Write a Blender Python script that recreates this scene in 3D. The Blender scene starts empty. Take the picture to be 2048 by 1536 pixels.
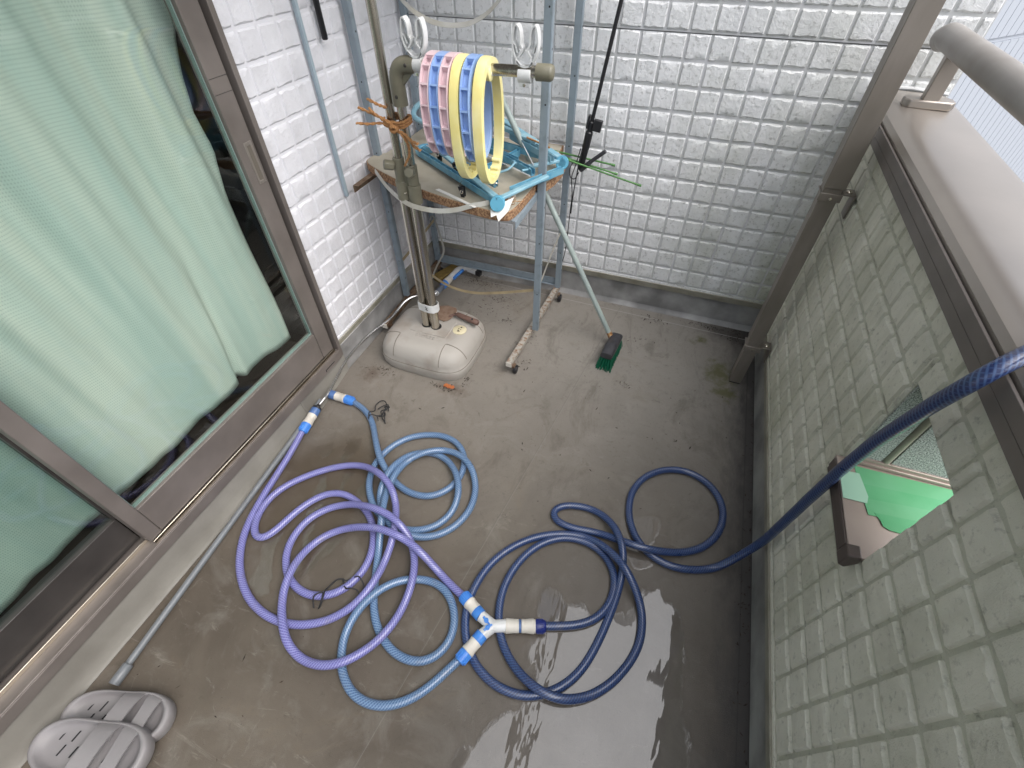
import bpy, bmesh, math, random
from mathutils import Vector, Matrix, noise

scene = bpy.context.scene
col = scene.collection
random.seed(7)
R = math.radians

# ------------------------------------------------------------------ camera
RC = ((0.937609653198233, 0.3476670345143916, -0.003971314827377004),
      (0.2512371369587414, -0.685359001110338, -0.6834931898781542),
      (-0.24034982679890557, 0.6398520709578182, -0.7299460857136829))
cam_d = bpy.data.cameras.new('camera')
cam = bpy.data.objects.new('camera', cam_d)
col.objects.link(cam)
cx, cy, cz = Vector(RC[0]), -Vector(RC[1]), -Vector(RC[2])
M = Matrix((cx, cy, cz)).transposed().to_4x4()
M.translation = Vector((0, 0, 1.62))
cam.matrix_world = M
cam_d.sensor_fit = 'HORIZONTAL'
cam_d.sensor_width = 36.0
cam_d.lens = 36.0 * 918.849 / 2048.0
cam_d.clip_start = 0.02
cam_d.clip_end = 200
scene.camera = cam

# ------------------------------------------------------------------ sky, sun, exposure
SUN_EL, SUN_AZ = 56.0, 104.0          # azimuth measured from +y towards +x
w = bpy.data.worlds.new('World'); scene.world = w; w.use_nodes = True
nt = w.node_tree; nt.nodes.clear()
out = nt.nodes.new('ShaderNodeOutputWorld'); bg = nt.nodes.new('ShaderNodeBackground')
sky = nt.nodes.new('ShaderNodeTexSky'); sky.sky_type = 'NISHITA'; sky.sun_disc = False
sky.sun_elevation = R(SUN_EL); sky.sun_rotation = R(SUN_AZ)
sky.air_density = 1.0; sky.dust_density = 4.0; sky.ozone_density = 1.0
hs = nt.nodes.new('ShaderNodeHueSaturation'); hs.inputs['Saturation'].default_value = 0.5
nt.links.new(sky.outputs[0], hs.inputs['Color']); nt.links.new(hs.outputs[0], bg.inputs[0])
bg.inputs[1].default_value = 0.15
nt.links.new(bg.outputs[0], out.inputs[0])
sd = bpy.data.lights.new('sun', 'SUN'); sd.energy = 1.5; sd.angle = R(84); sd.color = (1.0, 0.985, 0.97)
so = bpy.data.objects.new('sun', sd); col.objects.link(so)
dirv = Vector((math.sin(R(SUN_AZ)) * math.cos(R(SUN_EL)), math.cos(R(SUN_AZ)) * math.cos(R(SUN_EL)), math.sin(R(SUN_EL))))
so.rotation_euler = dirv.to_track_quat('Z', 'Y').to_euler(); so.location = (3, 2, 5)
scene.view_settings.view_transform = 'Standard'
scene.view_settings.look = 'None'
scene.view_settings.exposure = 1.02
scene.view_settings.gamma = 1.0
scene.view_settings.use_curve_mapping = False

# ------------------------------------------------------------------ material helpers
def mat(name, color, rough=0.6, metal=0.0, noise_amt=0.0, noise_scale=20.0, color2=None, bump=0.0, bump_scale=200.0,
        spec=0.5, coat=0.0, alpha=None, stretch=None, thr=(0.35, 0.65), detail=5, world=True, trans=0.0, sheen=0.0):
    m = bpy.data.materials.new(name); m.use_nodes = True
    t = m.node_tree; b = t.nodes['Principled BSDF']
    b.inputs['Base Color'].default_value = (*color, 1); b.inputs['Roughness'].default_value = rough
    b.inputs['Metallic'].default_value = metal; b.inputs['Specular IOR Level'].default_value = spec
    b.inputs['Coat Weight'].default_value = coat
    b.inputs['Transmission Weight'].default_value = trans
    if sheen: b.inputs['Sheen Weight'].default_value = sheen
    if world:
        src = t.nodes.new('ShaderNodeNewGeometry').outputs['Position']
    else:
        src = t.nodes.new('ShaderNodeTexCoord').outputs['Object']
    if stretch:
        mp = t.nodes.new('ShaderNodeMapping'); mp.inputs['Scale'].default_value = stretch
        t.links.new(src, mp.inputs[0]); src2 = mp.outputs[0]
    else:
        src2 = src
    if color2:
        n = t.nodes.new('ShaderNodeTexNoise'); n.inputs['Scale'].default_value = noise_scale; n.inputs['Detail'].default_value = detail
        t.links.new(src2, n.inputs['Vector'])
        mr = t.nodes.new('ShaderNodeMapRange'); mr.inputs[1].default_value = thr[0]; mr.inputs[2].default_value = thr[1]
        t.links.new(n.outputs[0], mr.inputs[0])
        mx = t.nodes.new('ShaderNodeMix'); mx.data_type = 'RGBA'
        mx.inputs[6].default_value = (*color, 1); mx.inputs[7].default_value = (*color2, 1)
        t.links.new(mr.outputs[0], mx.inputs[0]); t.links.new(mx.outputs[2], b.inputs['Base Color'])
    if bump:
        n2 = t.nodes.new('ShaderNodeTexNoise'); n2.inputs['Scale'].default_value = bump_scale; n2.inputs['Detail'].default_value = 3
        t.links.new(src, n2.inputs['Vector'])
        bp = t.nodes.new('ShaderNodeBump'); bp.inputs['Strength'].default_value = bump; bp.inputs['Distance'].default_value = 0.002
        t.links.new(n2.outputs[0], bp.inputs['Height']); t.links.new(bp.outputs[0], b.inputs['Normal'])
    return m

class NT:
    """small wrapper for writing node graphs"""
    def __init__(s, m): s.t = m.node_tree; s.b = s.t.nodes['Principled BSDF']
    def n(s, kind, **kw):
        x = s.t.nodes.new('ShaderNode' + kind)
        for k, v in kw.items(): setattr(x, k, v)
        return x
    def l(s, a, b): s.t.links.new(a, b)
    def pos(s): return s.n('NewGeometry').outputs['Position']
    def noise(s, vec, scale, detail=5, rough=0.5, dist=0.0):
        x = s.n('TexNoise'); x.inputs['Scale'].default_value = scale; x.inputs['Detail'].default_value = detail
        x.inputs['Roughness'].default_value = rough; x.inputs['Distortion'].default_value = dist
        s.l(vec, x.inputs['Vector']); return x.outputs[0]
    def rng(s, v, a, b, c=0.0, d=1.0):
        x = s.n('MapRange'); s.l(v, x.inputs[0])
        for i, q in enumerate((a, b, c, d)): x.inputs[i + 1].default_value = q
        return x.outputs[0]
    def math(s, op, a, b=None):
        x = s.n('Math', operation=op)
        for i, q in enumerate((a, b)):
            if q is None: continue
            if isinstance(q, (int, float)): x.inputs[i].default_value = q
            else: s.l(q, x.inputs[i])
        return x.outputs[0]
    def mix(s, f, a, b, mode='MIX'):
        x = s.n('Mix', data_type='RGBA', blend_type=mode)
        if isinstance(f, (int, float)): x.inputs[0].default_value = f
        else: s.l(f, x.inputs[0])
        for i, q in ((6, a), (7, b)):
            if isinstance(q, tuple): x.inputs[i].default_value = (*q, 1)
            else: s.l(q, x.inputs[i])
        return x.outputs[2]
    def xyz(s, v):
        x = s.n('SeparateXYZ'); s.l(v, x.inputs[0]); return x.outputs
    def scale(s, v, sc):
        x = s.n('Mapping'); x.inputs['Scale'].default_value = sc; s.l(v, x.inputs[0]); return x.outputs[0]
    def bump(s, h, strength, dist=0.002):
        x = s.n('Bump'); x.inputs['Strength'].default_value = strength; x.inputs['Distance'].default_value = dist
        s.l(h, x.inputs['Height']); s.l(x.outputs[0], s.b.inputs['Normal']); return x

def new(name):
    m = bpy.data.materials.new(name); m.use_nodes = True; return m, NT(m)

# painted siding: grainy, off white, dust in patches; the algae grows in the damp corner by the parapet
def joint_dirt(g, p, Z, c, amt):
    fr_ = g.math('FRACT', g.math('ADD', g.math('DIVIDE', g.math('SUBTRACT', Z, .2), .0887), .5))
    d = g.math('ABSOLUTE', g.math('SUBTRACT', fr_, .5))
    d = g.math('ADD', d, g.math('MULTIPLY', g.math('SUBTRACT', g.noise(p, 90, 3, .6), .5), .05))
    line = g.rng(d, .018, .040, 1, 0)
    sel = g.rng(g.noise(g.scale(p, (1, 1, .6)), 7.5, 5, .65), .52, .62)
    return g.mix(g.math('MULTIPLY', g.math('MULTIPLY', line, sel), amt), c, (.07, .06, .05))
def siding(name, base, alg, grime):
    m, g = new(name); p = g.pos(); X, Y, Z = g.xyz(p)[0:3]
    c = g.mix(g.rng(g.noise(p, 9, 6), .35, .7), base, tuple(v * .86 for v in base))
    c = g.mix(g.math('MULTIPLY', g.rng(g.noise(g.scale(p, (1, 1, .35)), 5, 6, .6), .42, .75), alg), c, (.22, .235, .13))
    c = g.mix(g.math('MULTIPLY', g.rng(g.noise(p, 60, 4, .7), .56, .75), grime), c, (.12, .12, .10))
    c = joint_dirt(g, p, Z, c, .3 if alg < .1 else .45)
    g.l(c, g.b.inputs['Base Color']); g.b.inputs['Roughness'].default_value = .62
    h = g.math('ADD', g.noise(p, 330, 3, .6), g.math('MULTIPLY', g.noise(p, 70, 3), 1.6))
    g.bump(h, .9, .0018)
    return m
M_left = siding('siding_paint_pale', (.74, .74, .775), .03, .10)
M_right = siding('siding_paint_parapet', (.74, .725, .63), .55, .5)
# back wall: algae grows from the right hand damp corner, fading out to the left
m, g = new('siding_paint_back'); p = g.pos(); X, Y, Z = g.xyz(p)[0:3]
damp = g.math('MULTIPLY', g.rng(X, -.3, .55), g.rng(Z, 1.5, .35, .25, 1.0))
c = g.mix(g.rng(g.noise(p, 9, 6), .35, .7), (.79, .80, .81), (.70, .71, .72))
c = g.mix(g.math('MULTIPLY', g.rng(g.noise(g.scale(p, (1, 1, .5)), 6, 6, .6), .35, .68), g.math('MULTIPLY', damp, .75)), c, (.25, .27, .15))
c = g.mix(g.math('MULTIPLY', g.rng(g.noise(p, 60, 4, .7), .54, .72), .55), c, (.12, .12, .10))
c = joint_dirt(g, p, Z, c, .8)
g.l(c, g.b.inputs['Base Color']); g.b.inputs['Roughness'].default_value = .58
g.bump(g.math('ADD', g.noise(p, 330, 3, .6), g.math('MULTIPLY', g.noise(p, 70, 3), 1.6)), .8, .0022)
M_back = m
M_corer = siding('joint_paint_parapet', (.58, .58, .49), .45, .55)
M_coreb = mat('joint_paint_back', (.60, .60, .615), .7, color2=(.50, .51, .50), noise_scale=12)
M_corel = mat('joint_paint_house', (.66, .66, .69), .7)

# floor: worn grey-brown waterproof coating, darker where soaked, shade painted into the near end, black dirt along the parapet, moss by the post
m, g = new('balcony_floor_coating'); p = g.pos(); X, Y, Z = g.xyz(p)[0:3]
c = g.mix(g.rng(g.noise(p, 2.2, 7, .6, .6), .36, .66), (.120, .101, .080), (.075, .061, .047))
c = g.mix(g.rng(g.noise(p, 5.5, 8, .65, .8), .52, .78, 0, .5), c, (.225, .213, .19))
c = g.mix(g.rng(g.math('ADD', Y, g.math('MULTIPLY', g.noise(p, 3, 6, .6), .5)), .75, 2.0, 0, .72), c, (.31, .29, .26))  # lighter towards the back wall; the near floor's shade is painted in
c = g.mix(g.rng(g.noise(p, 38, 6, .7), .55, .8, 0, .45), c, (.10, .085, .065))
c = g.mix(g.rng(g.noise(g.scale(p, (1.4, .7, 1)), 3.1, 9, .72, 1.6), .53, .66, 0, .45), c, (.085, .072, .056))
c = g.mix(g.rng(g.noise(g.scale(p, (1, 1, 1)), 1.3, 9, .75, 2.2), .56, .68, 0, .35), c, (.15, .115, .075))
c = g.mix(g.rng(g.noise(p, 12, 9, .8, 1.0), .60, .72, 0, .5), c, (.25, .235, .21))
c = g.mix(g.rng(g.noise(p, 17, 9, .85, .4), .57, .66, 0, .55), c, (.062, .052, .040))
c = g.mix(g.rng(g.noise(g.scale(p, (.6, 2.2, 1)), 6, 9, .75, 1.8), .60, .66, 0, .35), c, (.24, .22, .19))
c = g.mix(g.rng(g.noise(p, 150, 3, .7), .66, .72, 0, .8), c, (.03, .025, .02))
c = g.mix(g.rng(g.noise(p, 260, 2, .6), .58, .75, 0, .35), c, (.08, .07, .055))
def spot(cx_, cy_, r0, r1, sx=1.0, sy=1.0, wob=.12, sc=6):
    dx = g.math('MULTIPLY', g.math('SUBTRACT', X, cx_), sx); dy = g.math('MULTIPLY', g.math('SUBTRACT', Y, cy_), sy)
    d = g.math('SQRT', g.math('ADD', g.math('MULTIPLY', dx, dx), g.math('MULTIPLY', dy, dy)))
    d = g.math('ADD', d, g.math('MULTIPLY', g.math('SUBTRACT', g.noise(p, sc, 5, .6), .5), wob * 2))
    return g.rng(d, r0, r1, 1.0, 0.0)
wet = spot(-1.03, .62, .18, .30, 1.15, .85, .16, 5)
wet2 = spot(.12, .30, .42, .52, 1.0, .9, .12, 5)
wet3 = spot(.14, 1.0, .14, .36, 1.6, .9, .2, 4)
c = g.mix(g.math('MULTIPLY', wet, .78), c, (.066, .050, .034))
c = g.mix(g.math('MULTIPLY', wet2, .30), c, (.08, .07, .058))
c = g.mix(g.math('MULTIPLY', wet3, .22), c, (.09, .08, .065))
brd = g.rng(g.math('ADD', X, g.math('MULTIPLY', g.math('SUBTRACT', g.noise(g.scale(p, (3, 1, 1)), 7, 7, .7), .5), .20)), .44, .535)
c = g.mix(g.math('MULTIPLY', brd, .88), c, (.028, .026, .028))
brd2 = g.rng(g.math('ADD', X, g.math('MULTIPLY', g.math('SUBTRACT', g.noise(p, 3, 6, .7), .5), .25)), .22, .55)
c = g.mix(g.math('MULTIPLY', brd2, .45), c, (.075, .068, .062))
moss = g.math('MAXIMUM', spot(.40, 1.83, .015, .075, 1, .6, .10, 22), g.math('MAXIMUM', spot(.43, 1.71, .01, .07, 1, 1.1, .11, 26), spot(.29, 2.06, .0, .05, 1, 1, .09, 20)))
c = g.mix(g.math('MULTIPLY', moss, .75), c, (.085, .085, .022))
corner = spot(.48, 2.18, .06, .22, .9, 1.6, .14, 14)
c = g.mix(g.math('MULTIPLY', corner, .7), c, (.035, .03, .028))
rust = g.math('MAXIMUM', spot(-.80, 1.29, .0, .07, .6, 1.4, .06, 40), spot(-1.21, 1.25, .0, .07, 1, 1, .06, 40))
c = g.mix(g.math('MULTIPLY', rust, .6), c, (.07, .04, .025))
# lap joints of the coating
def seam(x0, slope, width, amt, colr, c):
    d = g.math('ABSOLUTE', g.math('SUBTRACT', g.math('SUBTRACT', X, g.math('MULTIPLY', Y, slope)), x0))
    return g.mix(g.math('MULTIPLY', g.rng(d, 0, width, 1, 0), amt), c, colr)
c = seam(-.435, .125, .0028, .35, (.10, .092, .08), c)
c = seam(-.431, .125, .0022, .25, (.26, .25, .23), c)
c = seam(.530, 0, .003, .7, (.03, .028, .026), c)
d = g.math('ABSOLUTE', g.math('SUBTRACT', Y, g.math('ADD', 2.155, g.math('MULTIPLY', X, -.02))))
c = g.mix(g.math('MULTIPLY', g.rng(d, 0, .004, 1, 0), .6), c, (.42, .41, .39))
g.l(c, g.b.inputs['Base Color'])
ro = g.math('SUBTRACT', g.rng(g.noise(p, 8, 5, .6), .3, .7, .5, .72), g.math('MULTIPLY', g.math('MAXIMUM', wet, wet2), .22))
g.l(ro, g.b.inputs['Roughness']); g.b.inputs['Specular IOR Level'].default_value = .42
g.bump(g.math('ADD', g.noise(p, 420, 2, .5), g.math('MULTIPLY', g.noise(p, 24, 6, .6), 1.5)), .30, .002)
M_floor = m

M_upstand = mat('grey_waterproof_coating', (.34, .337, .33), .5, color2=(.17, .168, .165), noise_scale=7, bump=.25, bump_scale=150)
M_upleft = mat('pale_sill_coating', (.235, .225, .20), .5, color2=(.17, .16, .14), noise_scale=5, bump=.2, bump_scale=120)
M_flash = mat('beige_drip_flashing', (.30, .285, .235), .45, color2=(.17, .16, .115), noise_scale=14, bump=.2, thr=(.4, .8))
M_alu = mat('bronze_aluminium', (.20, .176, .160), .50, .25, color2=(.15, .131, .118), noise_scale=6, spec=.5)
M_alud = mat('dark_bronze_aluminium', (.075, .068, .064), .42, .4, color2=(.055, .05, .048), noise_scale=8)
M_hand = mat('grey_bronze_handrail', (.34, .325, .31), .45, .2, color2=(.25, .23, .21), noise_scale=5)
M_cap = mat('champagne_aluminium_cap', (.36, .325, .29), .30, .55, color2=(.31, .28, .25), noise_scale=3, bump=.04, bump_scale=40)
M_post = mat('grey_bronze_post', (.28, .25, .22), .42, .4, color2=(.19, .168, .14), noise_scale=9, stretch=(1, 1, .3))
M_black = mat('black_gap_rubber', (.008, .008, .009), .6)
M_bright = mat('bright_steel_rail', (.75, .70, .60), .18, 1.0)
M_soffit = mat('pale_soffit_board', (.34, .33, .32), .7, color2=(.30, .29, .28), noise_scale=3)
M_housewall = mat('pale_house_wall', (.55, .54, .53), .7, color2=(.5, .49, .48), noise_scale=4)
M_room = mat('dim_room_plaster', (.16, .15, .14), .8)
M_wood = mat('dark_wood_floorboards', (.05, .038, .03), .25, color2=(.03, .022, .018), noise_scale=5, stretch=(8, 1, 1), spec=.5)
M_blueg = mat('blue_grey_painted_steel', (.235, .285, .325), .45, .1, color2=(.18, .215, .235), noise_scale=30, thr=(.5, .75), bump=.1)
M_rusty = mat('rusted_painted_steel', (.36, .34, .30), .6, .0, color2=(.19, .095, .045), noise_scale=52, thr=(.46, .66), bump=.5, bump_scale=120, detail=8)
M_rustb = mat('rusty_brown_steel', (.17, .125, .085), .7, color2=(.10, .05, .025), noise_scale=30, bump=.5)
M_baseP = mat('dirty_cream_plastic', (.365, .345, .315), .6, color2=(.24, .205, .17), noise_scale=8, thr=(.52, .82), bump=.10, bump_scale=90, detail=8)
M_pole = mat('brushed_stainless', (.56, .53, .47), .27, 1.0, color2=(.40, .37, .31), noise_scale=14, stretch=(9, 9, .08), thr=(.42, .62))
M_olive = mat('olive_grey_plastic', (.175, .165, .118), .42, color2=(.135, .128, .092), noise_scale=16)
M_white = mat('white_plastic', (.68, .69, .69), .35, color2=(.55, .56, .56), noise_scale=20)
M_pink = mat('pale_pink_plastic', (.74, .585, .62), .38, color2=(.68, .50, .535), noise_scale=14)
M_hblue = mat('cornflower_plastic', (.25, .39, .70), .38, color2=(.33, .47, .76), noise_scale=14)
M_yel = mat('lemon_plastic', (.86, .79, .42), .38, color2=(.80, .70, .27), noise_scale=12)
M_cyan = mat('turquoise_plastic', (.085, .27, .40), .42, color2=(.18, .38, .47), noise_scale=22, thr=(.4, .7), bump=.1)
M_cyanl = mat('faded_turquoise_plastic', (.27, .44, .51), .45, color2=(.15, .33, .43), noise_scale=16, bump=.1)
M_blk = mat('black_plastic', (.014, .014, .016), .4)
M_dgrey = mat('charcoal_plastic', (.05, .05, .058), .4, color2=(.035, .035, .04), noise_scale=40)
M_green = mat('green_coated_stake', (.08, .22, .055), .45, color2=(.05, .16, .04), noise_scale=50)
M_bristle = mat('green_bristles', (.0, .11, .055), .5, color2=(.0, .07, .035), noise_scale=200)
M_broom = mat('pale_green_grey_handle', (.33, .39, .37), .42, color2=(.28, .33, .32), noise_scale=14, bump=.05)
M_wallpipe = mat('pale_blue_painted_pipe', (.34, .42, .47), .4, color2=(.30, .37, .42), noise_scale=10)
M_trowel = mat('rusty_trowel_steel', (.235, .165, .12), .75, color2=(.17, .105, .07), noise_scale=45, bump=.4)
M_trowelh = mat('brown_trowel_grip', (.17, .10, .08), .6, color2=(.12, .07, .055), noise_scale=60, bump=.4)
M_twine = mat('jute_twine', (.42, .22, .09), .85, color2=(.30, .14, .05), noise_scale=150, bump=.9, bump_scale=400)
M_strap = mat('grey_polypropylene_band', (.46, .46, .43), .4, color2=(.36, .34, .29), noise_scale=12)
M_strapb = mat('yellowed_polypropylene_band', (.36, .29, .17), .5, color2=(.25, .2, .12), noise_scale=15)
M_slip = mat('grey_eva_foam', (.235, .225, .228), .5, color2=(.21, .20, .205), noise_scale=8, bump=.12, bump_scale=300)
M_gpole = mat('grey_coated_pole', (.165, .18, .195), .35, color2=(.14, .15, .16), noise_scale=8)
M_chrome = mat('chrome_shower_hose', (.72, .72, .72), .2, 1.0)
M_cblue = mat('connector_blue', (.05, .20, .62), .35, color2=(.07, .25, .66), noise_scale=40)
M_cnavy = mat('connector_navy', (.014, .025, .16), .35)
M_cslate = mat('connector_slate_blue', (.07, .14, .32), .35)
M_cwhite = mat('connector_soft_white', (.62, .59, .53), .5, color2=(.50, .46, .39), noise_scale=30, thr=(.5, .8))
M_cord = mat('black_cord', (.02, .02, .022), .7, bump=.6, bump_scale=500)
M_debris = mat('dry_leaf_litter', (.05, .032, .022), .9, color2=(.025, .018, .014), noise_scale=90)
M_leaf = mat('orange_dead_leaf', (.42, .13, .04), .6, color2=(.3, .09, .03), noise_scale=60)
M_groove = mat('painted_groove_shade', (.16, .14, .115), .8)  # shade inside the moulded grooves, painted as dark lines
M_cream = mat('cream_cap_plastic', (.66, .60, .42), .4, color2=(.58, .52, .35), noise_scale=30)
M_mark = mat('black_ink', (.02, .018, .016), .6)
M_sponge = mat('mustard_wood_offcut', (.23, .16, .045), .8, color2=(.16, .11, .03), noise_scale=60, bump=.5)
M_chip = mat('particle_board_edge', (.36, .22, .12), .85, color2=(.17, .085, .045), noise_scale=120, thr=(.42, .58), bump=1.0, bump_scale=220)
M_btop = mat('stained_board_top', (.40, .37, .30), .5, color2=(.27, .24, .18), noise_scale=7, thr=(.4, .75), bump=.1)
M_paper = mat('white_laminate_flap', (.70, .69, .66), .5)
M_tape = mat('green_masking_tape', (.085, .32, .145), .4, color2=(.12, .36, .19), noise_scale=9, bump=.05, bump_scale=60)
M_tape2 = mat('green_masking_tape_overlap', (.06, .30, .125), .4, color2=(.10, .35, .17), noise_scale=9)
M_tapel = mat('pale_green_masking_tape', (.30, .50, .38), .4)
M_stucco = mat('sprayed_stucco', (.46, .50, .475), .8, color2=(.17, .19, .18), noise_scale=330, thr=(.42, .6), bump=1.0, bump_scale=300, detail=2)
M_sillp = mat('pink_brown_sill_pan', (.36, .30, .265), .35, .3, color2=(.33, .27, .24), noise_scale=9)
M_sillf = mat('dark_brown_sill_front', (.10, .08, .072), .4, .3)
M_neigh = mat('pale_blue_neighbour_siding', (.40, .43, .48), .6)
M_neighd = mat('neighbour_siding_backing', (.20, .22, .25), .8)
M_asphalt = mat('asphalt_ground', (.06, .06, .06), .9)

def hose_mat(name, a, b, hi):
    m, g = new(name)
    uv = g.n('UVMap').outputs[0]; s = g.xyz(uv)
    def fam(k, n, sg):
        v = g.math('SINE', g.math('ADD', g.math('MULTIPLY', s[0], k * 6.2832), g.math('MULTIPLY', s[1], sg * n * 6.2832)))
        return v
    f1 = g.rng(fam(110, 7, 1), -.1, .8); f2 = g.rng(fam(110, 7, -1), .45, .95)
    f = g.math('MAXIMUM', g.math('MULTIPLY', f1, .8), g.math('MULTIPLY', f2, .45))
    c = g.mix(f, a, b)
    lw = g.n('LayerWeight'); lw.inputs[0].default_value = .5
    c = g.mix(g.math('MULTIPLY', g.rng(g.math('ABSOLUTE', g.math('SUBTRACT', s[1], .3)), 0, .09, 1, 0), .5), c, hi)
    c = g.mix(g.rng(g.noise(g.pos(), 22, 6, .7), .56, .74, 0, .38), c, (.16, .14, .115))
    g.l(c, g.b.inputs['Base Color']); g.l(g.rng(g.noise(g.pos(), 30, 4), .3, .7, .25, .45), g.b.inputs['Roughness'])
    g.b.inputs['Coat Weight'].default_value = .5; g.b.inputs['Coat Roughness'].default_value = .12
    g.b.inputs['Subsurface Weight'].default_value = 0
    g.bump(f, .12, .0006)
    return m
M_hp = hose_mat('lilac_braided_hose', (.105, .10, .30), (.27, .28, .54), (.33, .36, .62))
M_hl = hose_mat('sky_braided_hose', (.055, .115, .235), (.20, .30, .445), (.30, .41, .56))
M_hn = hose_mat('navy_braided_hose', (.012, .022, .085), (.055, .105, .235), (.05, .09, .21))


def fres(t, ior):
    f_ = t.nodes.new('ShaderNodeFresnel'); g_ = t.nodes.new('ShaderNodeNewGeometry'); m_ = t.nodes.new('ShaderNodeMapRange')
    m_.inputs[3].default_value = ior; m_.inputs[4].default_value = 1 / ior
    t.links.new(g_.outputs['Backfacing'], m_.inputs[0]); t.links.new(m_.outputs[0], f_.inputs[0]); return f_
# window glass: clear sheet with a faint green cast and Fresnel reflections
m = bpy.data.materials.new('window_glass'); m.use_nodes = True; t = m.node_tree; t.nodes.clear()
o_ = t.nodes.new('ShaderNodeOutputMaterial'); mx = t.nodes.new('ShaderNodeMixShader'); fr = fres(t, 1.5)
tr = t.nodes.new('ShaderNodeBsdfTransparent'); tr.inputs[0].default_value = (.955, .985, .975, 1)
gl = t.nodes.new('ShaderNodeBsdfGlossy'); gl.inputs['Roughness'].default_value = .01
t.links.new(fr.outputs[0], mx.inputs[0]); t.links.new(tr.outputs[0], mx.inputs[1]); t.links.new(gl.outputs[0], mx.inputs[2]); t.links.new(mx.outputs[0], o_.inputs[0])
M_glass = m
M_glass2 = m.copy(); M_glass2.name = 'rear_window_glass'
for nd in M_glass2.node_tree.nodes:
    if nd.type == 'BSDF_TRANSPARENT': nd.inputs[0].default_value = (.78, .84, .83, 1)
# water film
def wet_copy(name, tint, ior, wav, sc, ragged, streak):
    m = M_floor.copy(); m.name = name; g = NT(m); b = g.b; p = g.pos()
    sdist = g.xyz(g.n('UVMap').outputs[0])[0]
    nz = g.math('SUBTRACT', g.noise(g.scale(p, streak), 9, 7, .62, .5), .5)
    mask = g.rng(g.math('ADD', sdist, g.math('MULTIPLY', nz, ragged)), 0, .0022)
    rim = g.rng(g.math('ADD', sdist, g.math('MULTIPLY', nz, ragged)), -.012, .012)
    src = b.inputs['Base Color'].links[0].from_socket
    c = g.mix(rim, src, g.mix(1.0, src, tint, 'MULTIPLY'))
    g.l(c, b.inputs['Base Color'])
    g.l(mask, b.inputs['Coat Weight']); b.inputs['Coat Roughness'].default_value = .012; b.inputs['Coat IOR'].default_value = ior
    x = g.n('Bump'); x.inputs['Strength'].default_value = wav; x.inputs['Distance'].default_value = .004
    h = g.math('ADD', g.noise(g.scale(p, (1, .3, 1)), sc, 3, .5, .6), g.math('MULTIPLY', g.rng(g.math('ADD', sdist, g.math('MULTIPLY', nz, ragged)), 0, .008), .35))
    g.l(h, x.inputs['Height']); g.l(x.outputs[0], b.inputs['Coat Normal'])
    return m
M_water = wet_copy('puddle_water', (.74, .72, .69), 1.62, .30, 10, .13, (1.5, .55, 1))
M_wetf = wet_copy('thin_wet_film', (.80, .77, .73), 1.6, .25, 16, .10, (1.2, .7, 1))
# mint mesh curtain: dotted weave, lets light through
m, g = new('mint_mesh_curtain'); uv = g.n('UVMap').outputs[0]; s = g.xyz(uv)
k = 6.2832 * 105
a_ = g.math('SINE', g.math('MULTIPLY', g.math('ADD', s[0], g.math('MULTIPLY', s[1], .58)), k)); b_ = g.math('SINE', g.math('MULTIPLY', g.math('SUBTRACT', s[0], g.math('MULTIPLY', s[1], .58)), k))
dots = g.rng(g.math('MULTIPLY', a_, b_), .25, .75)
big = g.rng(g.noise(g.scale(g.pos(), (.2, 3.0, .25)), 3.6, 4), .38, .62)
c = g.mix(big, (.72, .775, .68), (.565, .68, .61))
c = g.mix(g.math('MULTIPLY', dots, .4), c, (.20, .31, .275))
g.l(c, g.b.inputs['Base Color']); g.b.inputs['Roughness'].default_value = .75
t = g.t; tl = t.nodes.new('ShaderNodeBsdfTranslucent'); g.l(c, tl.inputs[0]); mx = t.nodes.new('ShaderNodeMixShader'); mx.inputs[0].default_value = .3
mo = t.nodes['Material Output']; g.l(g.b.outputs[0], mx.inputs[1]); g.l(tl.outputs[0], mx.inputs[2]); g.l(mx.outputs[0], mo.inputs[0])
M_curtain = m

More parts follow.
